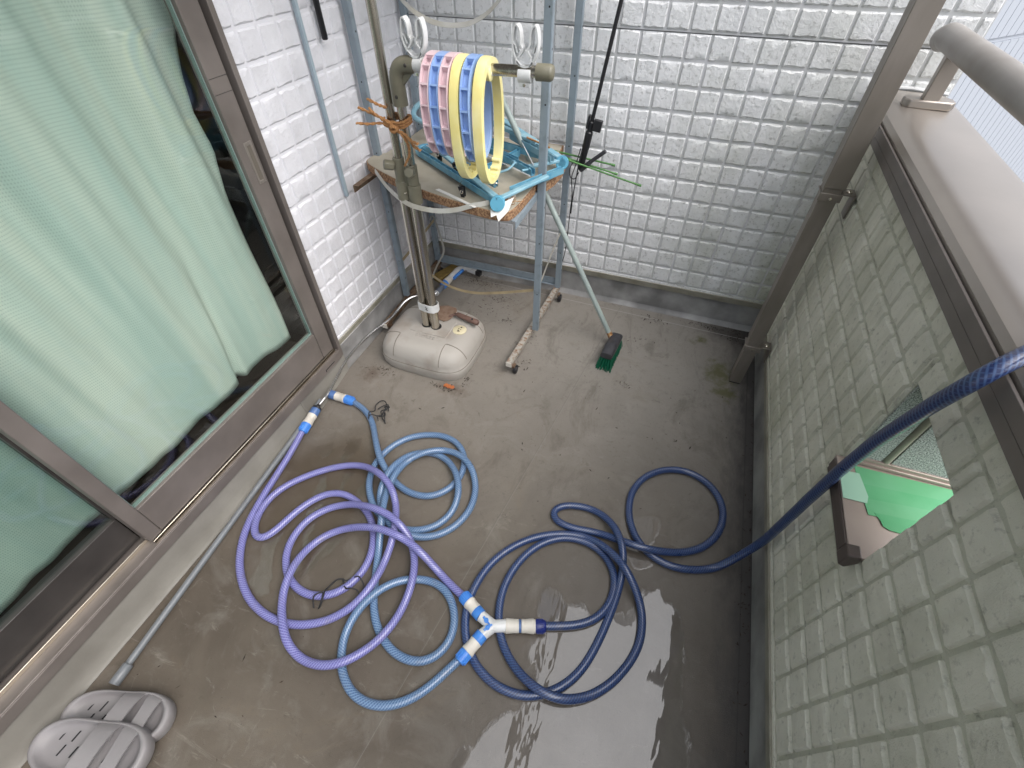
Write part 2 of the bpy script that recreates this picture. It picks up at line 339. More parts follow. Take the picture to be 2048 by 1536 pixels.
# ------------------------------------------------------------------ mesh helpers
class G:
    def __init__(s): s.v = []; s.f = []; s.uv = []
    def add(s, vs, fs, uvs=None):
        b = len(s.v); s.v += [tuple(x) for x in vs]
        for i, f in enumerate(fs):
            s.f.append([b + q for q in f]); s.uv.append(uvs[i] if uvs else None)
        return s
    def obox(s, c, ax, ay, az):
        c = Vector(c); ax, ay, az = Vector(ax), Vector(ay), Vector(az)
        vs = [c + ax * i + ay * j + az * k for k in (-1, 1) for j in (-1, 1) for i in (-1, 1)]
        fs = [(0, 2, 3, 1), (4, 5, 7, 6), (0, 1, 5, 4), (2, 6, 7, 3), (0, 4, 6, 2), (1, 3, 7, 5)]
        if ax.cross(ay).dot(az) < 0: fs = [f[::-1] for f in fs]
        return s.add(vs, fs)
    def box(s, x0, x1, y0, y1, z0, z1):
        return s.obox(((x0 + x1) / 2, (y0 + y1) / 2, (z0 + z1) / 2), ((x1 - x0) / 2, 0, 0), (0, (y1 - y0) / 2, 0), (0, 0, (z1 - z0) / 2))
    def bar(s, a, b, w, h, up=(0, 0, 1)):
        a, b = Vector(a), Vector(b); d = b - a; n = d.normalized(); u = Vector(up); sd_ = n.cross(u).normalized(); u = sd_.cross(n)
        return s.obox((a + b) / 2, d / 2, sd_ * w / 2, u * h / 2)
    def tube(s, pts, r, seg=12, cap=True, closed=False, flat=None):
        pts = [Vector(p) for p in pts]; n = len(pts)
        rs = r if isinstance(r, (list, tuple)) else [r] * n
        t0 = (pts[1] - pts[0]).normalized(); up = Vector((0, 0, 1)) if abs(t0.z) < .9 else Vector((0, 1, 0))
        nrm = (up - t0 * up.dot(t0)).normalized(); vs = []; L = [0.0]
        for i in range(n):
            if closed: tg = pts[(i + 1) % n] - pts[i - 1]
            else: tg = pts[min(i + 1, n - 1)] - pts[max(i - 1, 0)]
            tg = tg.normalized() if tg.length > 1e-9 else t0
            nrm = (nrm - tg * nrm.dot(tg)).normalized(); bn = tg.cross(nrm)
            if i: L.append(L[-1] + (pts[i] - pts[i - 1]).length)
            for k in range(seg):
                a = 2 * math.pi * k / seg
                vs.append(pts[i] + (nrm * math.cos(a) + bn * math.sin(a) * (flat or 1)) * rs[i])
        fs = []; uv = []
        for i in range(n if closed else n - 1):
            j = (i + 1) % n
            for k in range(seg):
                k2 = (k + 1) % seg
                fs.append((i * seg + k, i * seg + k2, j * seg + k2, j * seg + k))
                l0 = L[i]; l1 = L[j] if j > i else L[i]
                uv.append(((l0, k / seg), (l0, (k + 1) / seg), (l1, (k + 1) / seg), (l1, k / seg)))
        if cap and not closed:
            fs.append(tuple(range(seg))[::-1]); uv.append([(0, 0)] * seg)
            fs.append(tuple(range((n - 1) * seg, n * seg))); uv.append([(0, 0)] * seg)
        return s.add(vs, fs, uv)
    def cyl(s, a, b, r, seg=20, r2=None): return s.tube([a, b], [r, r2 if r2 is not None else r], seg)
    def lathe(s, a, axis, prof, seg=24):
        """prof: list of (distance along axis, radius)"""
        a = Vector(a); ax = Vector(axis).normalized()
        return s.tube([a + ax * d for d, _ in prof], [max(q, 1e-4) for _, q in prof], seg)
    def prism(s, poly, o, ex, ey, h):
        """poly in the plane o + x*ex + y*ey, thickened by the vector h"""
        o, ex, ey, h = Vector(o), Vector(ex), Vector(ey), Vector(h); n = len(poly)
        area = sum(poly[i][0] * poly[(i + 1) % n][1] - poly[(i + 1) % n][0] * poly[i][1] for i in range(n))
        if area * ex.cross(ey).dot(h) < 0: poly = poly[::-1]
        vs = [o + ex * x + ey * y for x, y in poly] + [o + ex * x + ey * y + h for x, y in poly]
        fs = [tuple(range(n))[::-1], tuple(range(n, 2 * n))] + [(i, (i + 1) % n, n + (i + 1) % n, n + i) for i in range(n)]
        return s.add(vs, fs)
    def ribbon(s, pts, wv, th=.0012, closed=False):
        """band through pts; wv a width vector (or one per point)"""
        pts = [Vector(p) for p in pts]; n = len(pts)
        ws = [Vector(q) for q in wv] if isinstance(wv[0], (tuple, list, Vector)) else [Vector(wv)] * n
        vs = []
        for i in range(n):
            tg = (pts[(i + 1) % n] - pts[i - 1]) if closed else (pts[min(i + 1, n - 1)] - pts[max(i - 1, 0)])
            nn = tg.normalized().cross(ws[i].normalized()).normalized() * th / 2
            vs += [pts[i] - ws[i] / 2 - nn, pts[i] + ws[i] / 2 - nn, pts[i] + ws[i] / 2 + nn, pts[i] - ws[i] / 2 + nn]
        fs = []
        for i in range(n if closed else n - 1):
            j = (i + 1) % n
            for k in range(4):
                k2 = (k + 1) % 4; fs.append((4 * i + k, 4 * j + k, 4 * j + k2, 4 * i + k2))
        if not closed: fs += [(0, 1, 2, 3), (4 * n - 1, 4 * n - 2, 4 * n - 3, 4 * n - 4)]
        return s.add(vs, fs)
    def mesh(s, name, m, smooth=40):
        me = bpy.data.meshes.new(name); me.from_pydata(s.v, [], s.f)
        if any(u for u in s.uv):
            ul = me.uv_layers.new(name='UVMap'); i = 0
            for f, u in zip(s.f, s.uv):
                for q in range(len(f)):
                    if u: ul.data[i].uv = u[q]
                    i += 1
        me.update()
        if smooth:
            me.shade_smooth(); me.set_sharp_from_angle(angle=R(smooth))
        me.materials.append(m); return me

def link(name, me, parent=None, loc=None):
    o = bpy.data.objects.new(name, me); col.objects.link(o)
    if parent is not None:
        o.parent = parent
        wl = Vector((0, 0, 0)); q = parent
        while q is not None: wl += q.location; q = q.parent
        o.location = -wl if loc is None else Vector(loc) - wl
    elif loc is not None: o.location = loc
    return o
def part(name, g_, m, parent=None, bevel=0.0, smooth=40, label=None, kind=None):
    o = link(name, g_.mesh(name, m, smooth), parent)
    if bevel:
        b = o.modifiers.new('bevel', 'BEVEL'); b.width = bevel; b.segments = 2; b.limit_method = 'ANGLE'; b.angle_limit = R(40)
    if label: o['label'] = label
    if kind: o['kind'] = kind
    return o
def tag(o, label, cat, group=None):
    o['label'] = label; o['category'] = cat
    if group: o['group'] = group
    return o
def thing(name, label, cat, loc=(0, 0, 0), group=None):
    o = bpy.data.objects.new(name, None); o.empty_display_size = .05; col.objects.link(o); o.location = loc
    return tag(o, label, cat, group)
def struct(name, g_, m, smooth=40, bevel=0):
    return part(name, g_, m, None, bevel, smooth, kind='structure')
def cat_rom(pts, n=6):
    pts = [Vector(p) for p in pts]; P_ = [pts[0] * 2 - pts[1]] + pts + [pts[-1] * 2 - pts[-2]]; o = []
    for i in range(1, len(P_) - 2):
        p0, p1, p2, p3 = P_[i - 1:i + 3]
        for k in range(n):
            t = k / n; o.append(.5 * ((2 * p1) + (p2 - p0) * t + (2 * p0 - 5 * p1 + 4 * p2 - p3) * t * t + (3 * p1 - p0 - 3 * p2 + p3) * t ** 3))
    o.append(pts[-1]); return o
def ccw(poly):
    n = len(poly); a = sum(poly[i][0] * poly[(i + 1) % n][1] - poly[(i + 1) % n][0] * poly[i][1] for i in range(n))
    return poly if a > 0 else poly[::-1]

# ================================================================== SETTING
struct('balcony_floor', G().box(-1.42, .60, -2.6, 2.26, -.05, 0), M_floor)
struct('ground', G().box(-30, 30, -30, 40, -3.3, -3.2), M_asphalt)
struct('ceiling_and_added_poles', G().box(-1.345, -.42, -2.6, 2.225, 2.50, 2.62).tube([(-.035, -2.4, 2.3), (-.035, 2.22, 2.3)], .016, 12).tube([(-.115, -2.4, 2.3), (-.115, 2.22, 2.3)], .016, 12), M_soffit)  # unseen ceiling giving shade, plus two laundry poles added for the puddle reflection
fl = G().box(-3.4, -1.43, -2.2, 2.4, .14, .165)
struct('room_floor', fl, M_wood)
rm = G().box(-3.45, -3.4, -2.2, 2.4, .14, 2.6).box(-3.4, -1.5, -2.25, -2.2, .14, 2.6).box(-3.4, -1.5, 2.4, 2.45, .14, 2.6).box(-3.4, -1.5, -2.2, 2.4, 2.55, 2.6)
struct('room_walls', rm, M_room)
upf = [(-1.42, 0), (-1.288, 0), (-1.300, .012), (-1.312, .05), (-1.322, .118), (-1.42, .118)]
up = G().prism(upf, (0, -2.6, 0), (1, 0, 0), (0, 0, 1), (0, 3.5, 0))
u2 = G().prism(upf, (0, .9, 0), (1, 0, 0), (0, 0, 1), (0, .335, 0))
u2.v = [((x if y < 1.2 else -1.333 + (x + 1.333) * .06 if x > -1.34 else x), y, z) for x, y, z in u2.v]
up.add(u2.v, u2.f)
struct('sill_upstand', up, M_upleft, bevel=.003)
struct('left_upstand', G().box(-1.42, -1.332, 1.235, 2.24, 0, .160), M_upstand, bevel=.004)
struct('back_upstand', G().box(-1.332, .60, 2.24, 2.30, 0, .160), M_upstand, bevel=.004)
struct('parapet_upstand', G().box(.562, .60, -2.6, 2.24, 0, .168), M_upstand, bevel=.004)
cv = G().prism([(0, 0), (-.022, 0), (-.008, .006), (0, .022)], (0, 2.24, 0), (0, 1, 0), (0, 0, 1), (1.892, 0, 0))
cv.v = [(x - 1.332, y, z) for x, y, z in cv.v]
struct('floor_cove', cv, M_upstand, smooth=80)

# ---- siding: every embossed block is a piece of its own
TP, TH, TD = .0873, .0887, .0060
def tile_mesh(seed, w_, h_, rough=1.0, td=None, jt=.0072):
    TD = td or .0060
    rn = random.Random(seed); N = 7
    W, H = w_ / 2 - jt / 2, h_ / 2 - jt / 2
    e = min(.0040, W * .4); eh = min(.0052, H * .4)
    us = [-W, -W + e] + [(-W + e) + (2 * W - 2 * e) * k / 4 for k in (1, 2, 3)] + [W - e, W]
    vs_ = [-H, -H + eh] + [(-H + eh) + (2 * H - 2 * eh) * k / 4 for k in (1, 2, 3)] + [H - eh, H]
    vs = []
    for j in range(N):
        for i in range(N):
            u, v = us[i], vs_[j]; edge = i in (0, 6) or j in (0, 6)
            if edge: d = -.0008; u *= 1 + rn.uniform(-.004, .003); v *= 1 + rn.uniform(-.006, .003)
            else:
                d = TD + rn.uniform(-.0006, .0005) * rough
                if j in (1, 5) and rn.random() < .8: v -= math.copysign(rn.uniform(0, .0060 if j == 5 else .0045), v) * rough; d -= rn.uniform(0, .0008)
                if i in (1, 5): u -= math.copysign(rn.uniform(0, .0010), u)
                if 1 < i < 5 and 1 < j < 5: u += rn.uniform(-.003, .003); v += rn.uniform(-.003, .003)
            vs.append((u, -d, v))
    fs = [(j * N + i, j * N + i + 1, (j + 1) * N + i + 1, (j + 1) * N + i) for j in range(N - 1) for i in range(N - 1)]
    return G().add(vs, fs)
ROT = {'back': 0.0, 'left': R(90), 'right': R(-90)}
def lay_tiles(wall, side, m, plane, joints_u, joints_v, holes=(), nmax=300, fullrows=99):
    kw = dict(td=.0066, jt=.0085) if side == 'right' else {}
    base = [tile_mesh(k * 13 + len(side), TP, TH, **kw).mesh('tile', m, 30) for k in range(12)]
    rest = G(); cnt = 0; rr = random.Random(len(side))
    for j in range(len(joints_v) - 1):
        for i in range(len(joints_u) - 1):
            u0, u1, v0, v1 = joints_u[i], joints_u[i + 1], joints_v[j], joints_v[j + 1]
            pieces = [(u0, u1, v0, v1)]
            for (a, b, c_, d_) in holes:
                if u1 > a + 1e-4 and u0 < b - 1e-4 and v1 > c_ + 1e-4 and v0 < d_ - 1e-4:
                    pieces = []
                    if u0 < a - .012: pieces.append((u0, a + .003, v0, v1))
                    if u1 > b + .012: pieces.append((b - .003, u1, v0, v1))
                    lo, hi = max(u0, a), min(u1, b)
                    if v0 < c_ - .012: pieces.append((lo, hi, v0, c_ + .003))
                    if v1 > d_ + .012: pieces.append((lo, hi, d_ - .003, v1))
            for (a0, a1, b0, b1) in pieces:
                cu, cv_ = (a0 + a1) / 2, (b0 + b1) / 2; wd, hg = a1 - a0, b1 - b0
                if wd < .012 or hg < .012: continue
                full = abs(wd - TP) < .0015 and abs(hg - TH) < .0015
                pos = {'back': (cu, plane, cv_), 'left': (plane, cu, cv_), 'right': (plane, cu, cv_)}[side]
                if cnt < nmax and j < fullrows:
                    me = rr.choice(base) if full else tile_mesh(int(cu * 9999), wd, hg, **kw).mesh('tile', m, 30)
                    o = link('tile', me, wall, pos)
                    o.rotation_euler = (0, 0, ROT[side])
                    if full: o.scale = ((wd / TP) * rr.choice((1, 1)), 1, hg / TH)
                    cnt += 1
                else:
                    t_ = tile_mesh(rr.randint(0, 9999), wd, hg, **kw); Rm = Matrix.Rotation(ROT[side], 3, 'Z')
                    t_.v = [tuple(Rm @ Vector(q) + Vector(pos)) for q in t_.v]; rest.add(t_.v, t_.f)
    if rest.v: part('tile_field', rest, m, wall, kind='stuff', smooth=30)
    return cnt
jz = [.2 + TH * k for k in range(27)]
# back wall
bw = thing('back_wall', 'grey white block-pattern wall closing the far end of the balcony, algae in its right corner', 'wall', (-.25, 2.23, .17))
part('wall_core', G().box(-1.345, .785, 2.225, 2.42, .168, 5.0), M_coreb, bw)
part('starter_strip', G().box(-1.345, .79, 2.219, 2.226, .184, .198), M_back, bw, bevel=.002)
part('drip_flashing', G().prism([(2.213, .186), (2.245, .186), (2.245, .150), (2.222, .150)], (-1.335, 0, 0), (0, 1, 0), (0, 0, 1), (1.893, 0, 0)), M_flash, bw, bevel=.002)
part('board_joint', G().box(-1.34, .785, 2.2225, 2.2265, 1.2612, 1.2628), M_black, bw)
ju = [-1.338] + [.052 + .0872 * k for k in range(-15, 9)] + [.785]
lay_tiles(bw, 'back', M_back, 2.225, ju, jz, fullrows=14)
# house wall, left
lw_ = thing('house_wall', 'bright white block-pattern house wall between the sliding window and the back corner', 'wall', (-1.4, 1.7, .17))
part('wall_core', G().box(-1.50, -1.345, 1.224, 2.42, .168, 2.50), M_corel, lw_)
part('upper_wall', G().box(-1.50, -1.345, -2.6, 2.42, 2.502, 5.2).box(-1.50, -1.346, -2.6, 1.2235, 2.13, 2.50).box(-1.50, -1.346, -2.6, -1.05, .12, 2.13), M_housewall, lw_)
part('starter_strip', G().box(-1.347, -1.339, 1.224, 2.215, .184, .198), M_left, lw_, bevel=.002)
part('drip_flashing', G().prism([(-1.333, .186), (-1.36, .186), (-1.36, .150), (-1.336, .150)], (0, 1.224, 0), (1, 0, 0), (0, 0, 1), (0, .99, 0)), M_flash, lw_, bevel=.002)
jl = [1.224] + [1.286 + .0877 * k for k in range(11)] + [2.222]
lay_tiles(lw_, 'left', M_left, -1.345, jl, jz)
# parapet with its cut-out
pw = thing('parapet_wall', 'grey green block-pattern parapet on the right with a rectangular cut-out and a metal cap', 'wall', (.65, .8, .17))
OY0, OY1, OZ0, OZ1 = .624, .900, .655, .925
core = G().box(.558, .765, -2.6, 2.224, .168, OZ0 - .02).box(.558, .765, -2.6, 2.224, OZ1, 1.07)
core.box(.558, .765, -2.6, OY0, OZ0 - .02, OZ1).box(.558, .765, OY1, 2.224, OZ0 - .02, OZ1)
part('wall_core', core, M_corer, pw)
part('starter_strip', G().box(.552, .560, -2.6, 2.218, .182, .197), M_right, pw, bevel=.002)
part('drip_flashing', G().prism([(.546, .184), (.57, .184), (.57, .150), (.549, .150)], (0, -2.6, 0), (1, 0, 0), (0, 0, 1), (0, 4.81, 0)), M_flash, pw, bevel=.002)
jr = [.31 + .0865 * k for k in range(-9, 23)]
lay_tiles(pw, 'right', M_right, .558, [v for v in jr if v < 2.2] + [2.222], [.2 + TH * k for k in range(10)] + [1.069], holes=((OY0, OY1, OZ0, OZ1),))
# far reveal of the cut-out: sprayed render with a caulked joint
part('reveal_render', G().box(.560, .618, OY1 - .006, OY1 - .0005, .676, OZ1), M_stucco, pw)
part('reveal_render', G().box(.640, .765, OY1 - .006, OY1 - .0005, .676, OZ1), M_stucco, pw)
part('caulk_joint', G().tube([(.629, OY1 - .002, .676), (.629, OY1 - .002, OZ1)], .0085, 10), M_flash, pw)
part('reveal_trim', G().box(.556, .80, OY1 - .016, OY1 - .0005, OZ0 + .002, .666).box(.556, .80, OY1 - .011, OY1 - .0005, .666, .676), M_sillp, pw, bevel=.0015)
part('sill_pan', G().box(.530, .80, OY0 + .002, OY1 - .0005, OZ0 - .012, OZ0), M_sillp, pw, bevel=.0015)
part('sill_front', G().box(.526, .530, OY0 + .030, OY1 - .01, .622, .653).box(.530, .536, OY0 + .030, OY1 - .008, .606, .634), M_sillf, pw, bevel=.002)
part('sill_end', G().prism([(.526, .612), (.526, .656), (.552, .660), (.556, .636), (.540, .606)], (0, OY0 - .002, 0), (1, 0, 0), (0, 0, 1), (0, .031, 0)), M_sillf, pw, bevel=.003)
# metal cap
cap = thing('parapet_cap', 'champagne coloured metal coping along the top of the parapet', 'coping', (.67, .8, 1.07))
pr = [(.541, 1.062), (.549, 1.062), (.549, 1.07), (.770, 1.07), (.770, 1.055), (.778, 1.055), (.782, 1.125), (.772, 1.136), (.75, 1.142), (.60, 1.146), (.572, 1.143), (.552, 1.133), (.544, 1.120)]
part('coping_sheet', G().prism(pr, (0, -2.6, 0), (1, 0, 0), (0, 0, 1), (0, 4.80, 0)), M_cap, cap, smooth=25, bevel=.002)
part('inner_fascia', G().box(.5345, .5405, -2.6, 2.21, 1.086, 1.114), M_alu, cap, bevel=.001)
part('inner_fascia_foot', G().box(.537, .5405, -2.6, 2.21, 1.058, 1.083), M_alu, cap, bevel=.001)
part('end_caulk', G().tube([(.56, 2.212, 1.146), (.66, 2.213, 1.150), (.775, 2.212, 1.142)], .006, 8), M_white, cap)
# handrail
hr = thing('handrail', 'thick bronze tube handrail standing above the parapet coping', 'handrail', (.665, 2.03, 1.146))
tp = cat_rom([(.655, 2.165, 1.286), (.655, 2.15, 1.299), (.655, 2.12, 1.309), (.655, 2.06, 1.313), (.655, 1.6, 1.313), (.655, -2.6, 1.313)], 5)
part('rail_tube', G().tube(tp, [.024, .031] + [.034] * 40 if False else [.022 + .013 * min(1, i / 5) for i in range(len(tp))], 28), M_hand, hr, smooth=50)
part('rail_post', G().box(.643, .690, 2.000, 2.030, 1.165, 1.30), M_cap, hr, bevel=.003)
part('post_shoe', G().prism([(.61, 1.99), (.725, 1.99), (.737, 2.005), (.737, 2.035), (.725, 2.05), (.61, 2.05), (.598, 2.035), (.598, 2.005)], (0, 0, 1.144), (1, 0, 0), (0, 1, 0), (0, 0, .024)), M_cap, hr, bevel=.004)

# neighbour's ribbed wall beyond the parapet
nb = thing('neighbour_wall', 'pale blue ribbed wall of the neighbouring house beyond the handrail', 'wall', (3.2, 5.8, -3.2))
D_ = Vector((.684, .729, 0)); Nn = Vector((.729, -.684, 0)); Q_ = Vector((1.9, 4.4, 0))
part('wall_backing', G().obox(Q_ + D_ * 3.1 - Nn * .06 + Vector((0, 0, .3)), D_ * 4.2, Nn * .03, (0, 0, 3.5)), M_neighd, nb)
slg = G().obox((0, 0, 0), (.0385, 0, 0), (0, .012, 0), (0, 0, 2.12)); slm = slg.mesh('siding_plank', M_neigh)
slm2 = G().obox((0, 0, 0), (.0385, 0, 0), (0, .012, 0), (0, 0, 1.35)).mesh('siding_plank', M_neigh)
ang = math.atan2(D_.y, D_.x)
for k in range(-13, 88):
    for me, zc in ((slm, 1.05 - .012 - 2.12), (slm2, 1.05 + .012 + 1.35)):
        o = link('siding_plank', me, nb, Q_ + D_ * (k * .082) + Vector((0, 0, zc))); o.rotation_euler = (0, 0, ang)
part('joint_strip', G().obox(Q_ + D_ * 3.1 - Nn * .008 + Vector((0, 0, 1.05)), D_ * 4.2, Nn * .012, (0, 0, .010)), M_neigh, nb)

# ================================================================== SLIDING WINDOW
wn = thing('sliding_window', 'large bronze framed sliding window with a recessed pull, mint curtain behind', 'window', (-1.36, .2, .12))
B_ = .002
part('side_frame', G().box(-1.42, -1.318, 1.204, 1.2235, .118, 2.128), M_alu, wn, bevel=B_)
part('frame_gap', G().box(-1.42, -1.350, 1.1905, 1.204, .166, 2.1), M_black, wn)
part('top_frame', G().box(-1.42, -1.318, -1.05, 1.2035, 2.10, 2.128), M_alu, wn, bevel=B_)
part('sill_frame', G().box(-1.428, -1.312, -1.05, 1.2035, .119, .164).box(-1.3185, -1.312, -1.05, 1.2035, .164, .170), M_alu, wn, bevel=B_)
part('running_rail', G().box(-1.3305, -1.3255, .20, 1.190, .164, .180), M_bright, wn, bevel=.001)
part('running_rail', G().box(-1.362, -1.358, -1.05, .199, .164, .180), M_bright, wn, bevel=.001)
part('weep_slot', G().box(-1.3122, -1.3112, 1.085, 1.150, .136, .140).box(-1.3122, -1.3112, 1.085, 1.089, .128, .136), M_black, wn)
sf = part('front_sash', G().box(-1.372, -1.334, .239, 1.1195, .181, .318).box(-1.372, -1.334, .239, 1.1195, 2.03, 2.098), M_alu, wn, bevel=B_)
part('lock_stile', G().box(-1.373, -1.332, 1.120, 1.190, .181, 2.098), M_alu, wn, bevel=B_)
part('meeting_stile', G().box(-1.373, -1.331, .196, .2385, .181, 2.098), M_alu, wn, bevel=B_)
gk = G()
for (y0, y1, z0, z1) in ((.239, .2425, .318, 2.03), (1.116, 1.1195, .318, 2.03), (.2425, 1.116, .318, .3215)):
    gk.box(-1.360, -1.3465, y0, y1, z0, z1)
part('glazing_gasket', gk, mat('pale_green_gasket', (.20, .27, .25), .4), wn)
part('window_pane', G().box(-1.354, -1.348, .2425, 1.116, .3215, 2.03), M_glass, wn)
rs_ = part('rear_sash', G().box(-1.412, -1.378, -1.0, .195, .181, .309).box(-1.412, -1.378, .19, .235, .31, 2.098).box(-1.412, -1.378, -1.05, -1.0, .181, 2.098), M_alud, wn, bevel=B_)
part('window_pane', G().box(-1.397, -1.391, -1.0, .19, .309, 2.09), M_glass2, wn, label='darker rear pane behind the meeting stile')
hd = part('recessed_pull', G().box(-1.3335, -1.3300, 1.150, 1.158, .955, 1.085).box(-1.3335, -1.3300, 1.174, 1.182, .955, 1.085).box(-1.3335, -1.3300, 1.158, 1.174, .955, .966).box(-1.3335, -1.3300, 1.158, 1.174, 1.074, 1.085), M_cap, wn, bevel=.001)
part('pull_hollow', G().box(-1.3330, -1.3312, 1.158, 1.174, .966, 1.074), M_post, hd)
part('label_seam', G().box(-1.3322, -1.3314, 1.121, 1.189, 1.222, 1.2235).box(-1.3322, -1.3314, 1.121, 1.189, 1.262, 1.2635), M_alud, wn)

# curtain: pleated mesh sheet hanging inside
def edge_y(z):
    tb = [(.30, 1.074), (.33, 1.076), (.50, 1.09), (.70, 1.094), (.91, 1.104), (1.06, 1.131), (1.17, 1.122), (1.27, 1.135), (1.42, 1.19), (2.1, 1.17)]
    for (a, ya), (b, yb) in zip(tb, tb[1:]):
        if z <= b: return ya + (yb - ya) * (z - a) / (b - a)
    return 1.17
cg = G(); NU, NV = 230, 60; vs = []
for j in range(NV + 1):
    z = .315 + (2.08 - .315) * j / NV
    for i in range(NU + 1):
        s_ = i / NU; y = -1.0 + (edge_y(z) + 1.0) * s_
        yy = y + .07 * (z - .9) * (1 - s_)
        fo = .016 * math.sin(yy * 21 + .9 * math.sin(yy * 5.3)) + .010 * math.sin(yy * 38 + 2 * math.sin(yy * 3) + z * .8) + .006 * math.sin(yy * 71 + z * 2.2)
        fo *= .25 + .75 * min(1, max(0, z - .30) * 1.4)
        crease = math.exp(-((y - (.80 + .10 * (z - .32))) / .014) ** 2) * max(0, 1 - (z - .31) / .6)
        x = -1.427 + fo - .030 * crease + .006 * noise.noise(Vector((y * 6, z * 4, 2)))
        zz = z + (.005 * math.sin(y * 9) + .010 * crease + .003 * math.sin(y * 23)) * (1 - j / NV) ** 6
        vs.append((min(x, -1.416 if y < .26 else -1.400), y, zz))
fs = []; uvs = []
for j in range(NV):
    for i in range(NU):
        a = j * (NU + 1) + i; f = (a, a + 1, a + NU + 2, a + NU + 1); fs.append(f)
        uvs.append(tuple((vs[q][1], vs[q][2]) for q in f))
cg.add(vs, fs, uvs)
co_ = part('curtain', cg, M_curtain, smooth=180)
sm = co_.modifiers.new('thickness', 'SOLIDIFY'); sm.thickness = .0008
tag(co_, 'mint green mesh curtain hanging in soft folds behind the sliding window glass', 'curtain')

# ================================================================== GREY BRONZE POST AT THE PARAPET
po = thing('support_post', 'tall square bronze post bracketed to the parapet in the far right', 'post', (.477, 1.82, 0))
part('lower_tube', G().box(.446, .4975, 1.795, 1.842, .006, .262), M_post, po, bevel=.002)
part('middle_tube', G().box(.4435, .5005, 1.792, 1.845, .262, .945), M_post, po, bevel=.002)
part('upper_tube', G().box(.441, .5065, 1.788, 1.849, .945, 2.50), M_post, po, bevel=.002)
part('foot_plug', G().box(.448, .496, 1.797, 1.84, .0, .006), M_blk, po)
for z in (.235, .925):
    b = part('wall_bracket', G().box(.4385, .5085, 1.7865, 1.7915, z - .022, z + .004).box(.4385, .5085, 1.790, 1.850, z, z + .004).box(.5085, .548, 1.795, 1.845, z, z + .006).box(.543, .549, 1.795, 1.845, z - .075, z), M_post, po, bevel=.0015)
    part('bolt', G().lathe((.528, 1.815, z + .006), (0, 0, 1), [(0, .010), (.003, .010), (.006, .006), (.007, .001)], 12), M_bright, b)
    part('bolt', G().lathe((.475, 1.7865, z - .011), (0, -1, 0), [(0, .005), (.003, .005), (.004, .001)], 10), M_bright, b)

# ================================================================== LAUNDRY POLE STAND
st = thing('laundry_pole_stand', 'cream plastic weighted stand carrying twin steel poles and a side arm', 'clothes stand', (-.99, 1.52, 0))
BX, BY, HX, HY, BH = -.990, 1.520, .232, .203, .158
NR, NA = 46, 216; vs = [(BX, BY, 0)]; ring = []
def prof(s):   # s: 0 centre .. 1 rim; returns height
    if s < .54: return BH
    q = (s - .54) / .46; return .062 + (BH - .062) * math.sqrt(max(0, 1 - q ** 2.7))
gb = G(); vs = []
def bpos(a, s):
    c_, s_ = math.cos(a), math.sin(a); n_ = 4.2
    r_ = (abs(c_) ** n_ + abs(s_) ** n_) ** (-1 / n_)
    return HX * r_ * c_ * s, HY * r_ * s_ * s
def bheight(x, y, s):
    h = prof(s)
    ax_, ay_ = abs(x), abs(y)
    f = min(1, max(0, (ax_ - .118) / .006)) * min(1, max(0, (ay_ - .098) / .006))
    gx = math.exp(-((ax_ - .121) / .0028) ** 2) * (1 if ay_ > .097 else 0); gy = math.exp(-((ay_ - .101) / .0028) ** 2) * (1 if ax_ > .117 else 0)
    h -= .0030 * f
    return h
RS = [.02, .2, .35, .45] + [.45 + .55 * k / 44 for k in range(1, 45)]
for s in RS:
    for k in range(NA):
        x, y = bpos(2 * math.pi * k / NA, s); vs.append((BX + x, BY + y, bheight(x, y, s)))
nR = len(RS)
for z, s in ((.058, 1.004), (.054, 1.012), (.045, 1.015), (.012, 1.005), (.0, .985)):
    for k in range(NA):
        x, y = bpos(2 * math.pi * k / NA, s); vs.append((BX + x, BY + y, z))
tot = nR + 5; fs = []
for j in range(tot - 1):
    for k in range(NA):
        k2 = (k + 1) % NA; fs.append((j * NA + k, (j + 1) * NA + k, (j + 1) * NA + k2, j * NA + k2))
fs.append(tuple(range(NA))); fs.append(tuple((tot - 1) * NA + k for k in range(NA))[::-1])
base = part('weighted_base', gb.add(vs, fs), M_baseP, st, smooth=60)
for sx_ in (-1, 1):
    for sy_ in (-1, 1):
        pth = []
        cand = [(.121, .101 + .004 * k) for k in range(30, 1, -1)] + [(.123, .103)] + [(.121 + .004 * k, .101) for k in range(2, 32)]
        for x, y in cand:
            s_ = ((x / HX) ** 4.2 + (y / HY) ** 4.2) ** (1 / 4.2)
            if s_ < .992: pth.append((BX + sx_ * x, BY + sy_ * y, prof(s_) - .0004))
        part('panel_groove', G().tube(pth, .0016, 6), M_groove, base)
pth = []
for k in range(100):
    a = 2 * math.pi * k / 100; x, y = bpos(a, 1.006); pth.append((BX + x, BY + y, .0605))
part('rim_seam', G().tube(pth, .0013, 6, closed=True), M_groove, base)
def rrect(x0, x1, y0, y1, r, n=5):
    o = []
    for cx_, cy_, a0 in ((x1 - r, y1 - r, 0), (x0 + r, y1 - r, 90), (x0 + r, y0 + r, 180), (x1 - r, y0 + r, 270)):
        for k in range(n + 1):
            a = R(a0 + 90 * k / n); o.append((cx_ + r * math.cos(a), cy_ + r * math.sin(a)))
    return o
part('top_plate', G().prism(rrect(-1.085, -.885, 1.452, 1.590, .012), (0, 0, BH - .001), (1, 0, 0), (0, 1, 0), (0, 0, .0045)), M_baseP, base, bevel=.0015)
part('filler_cap', G().lathe((-.848, 1.532, BH - .001), (0, 0, 1), [(0, .034), (.004, .034), (.0055, .032), (.006, .001)], 28), M_cream, base)
mk = G(); rr = random.Random(3)
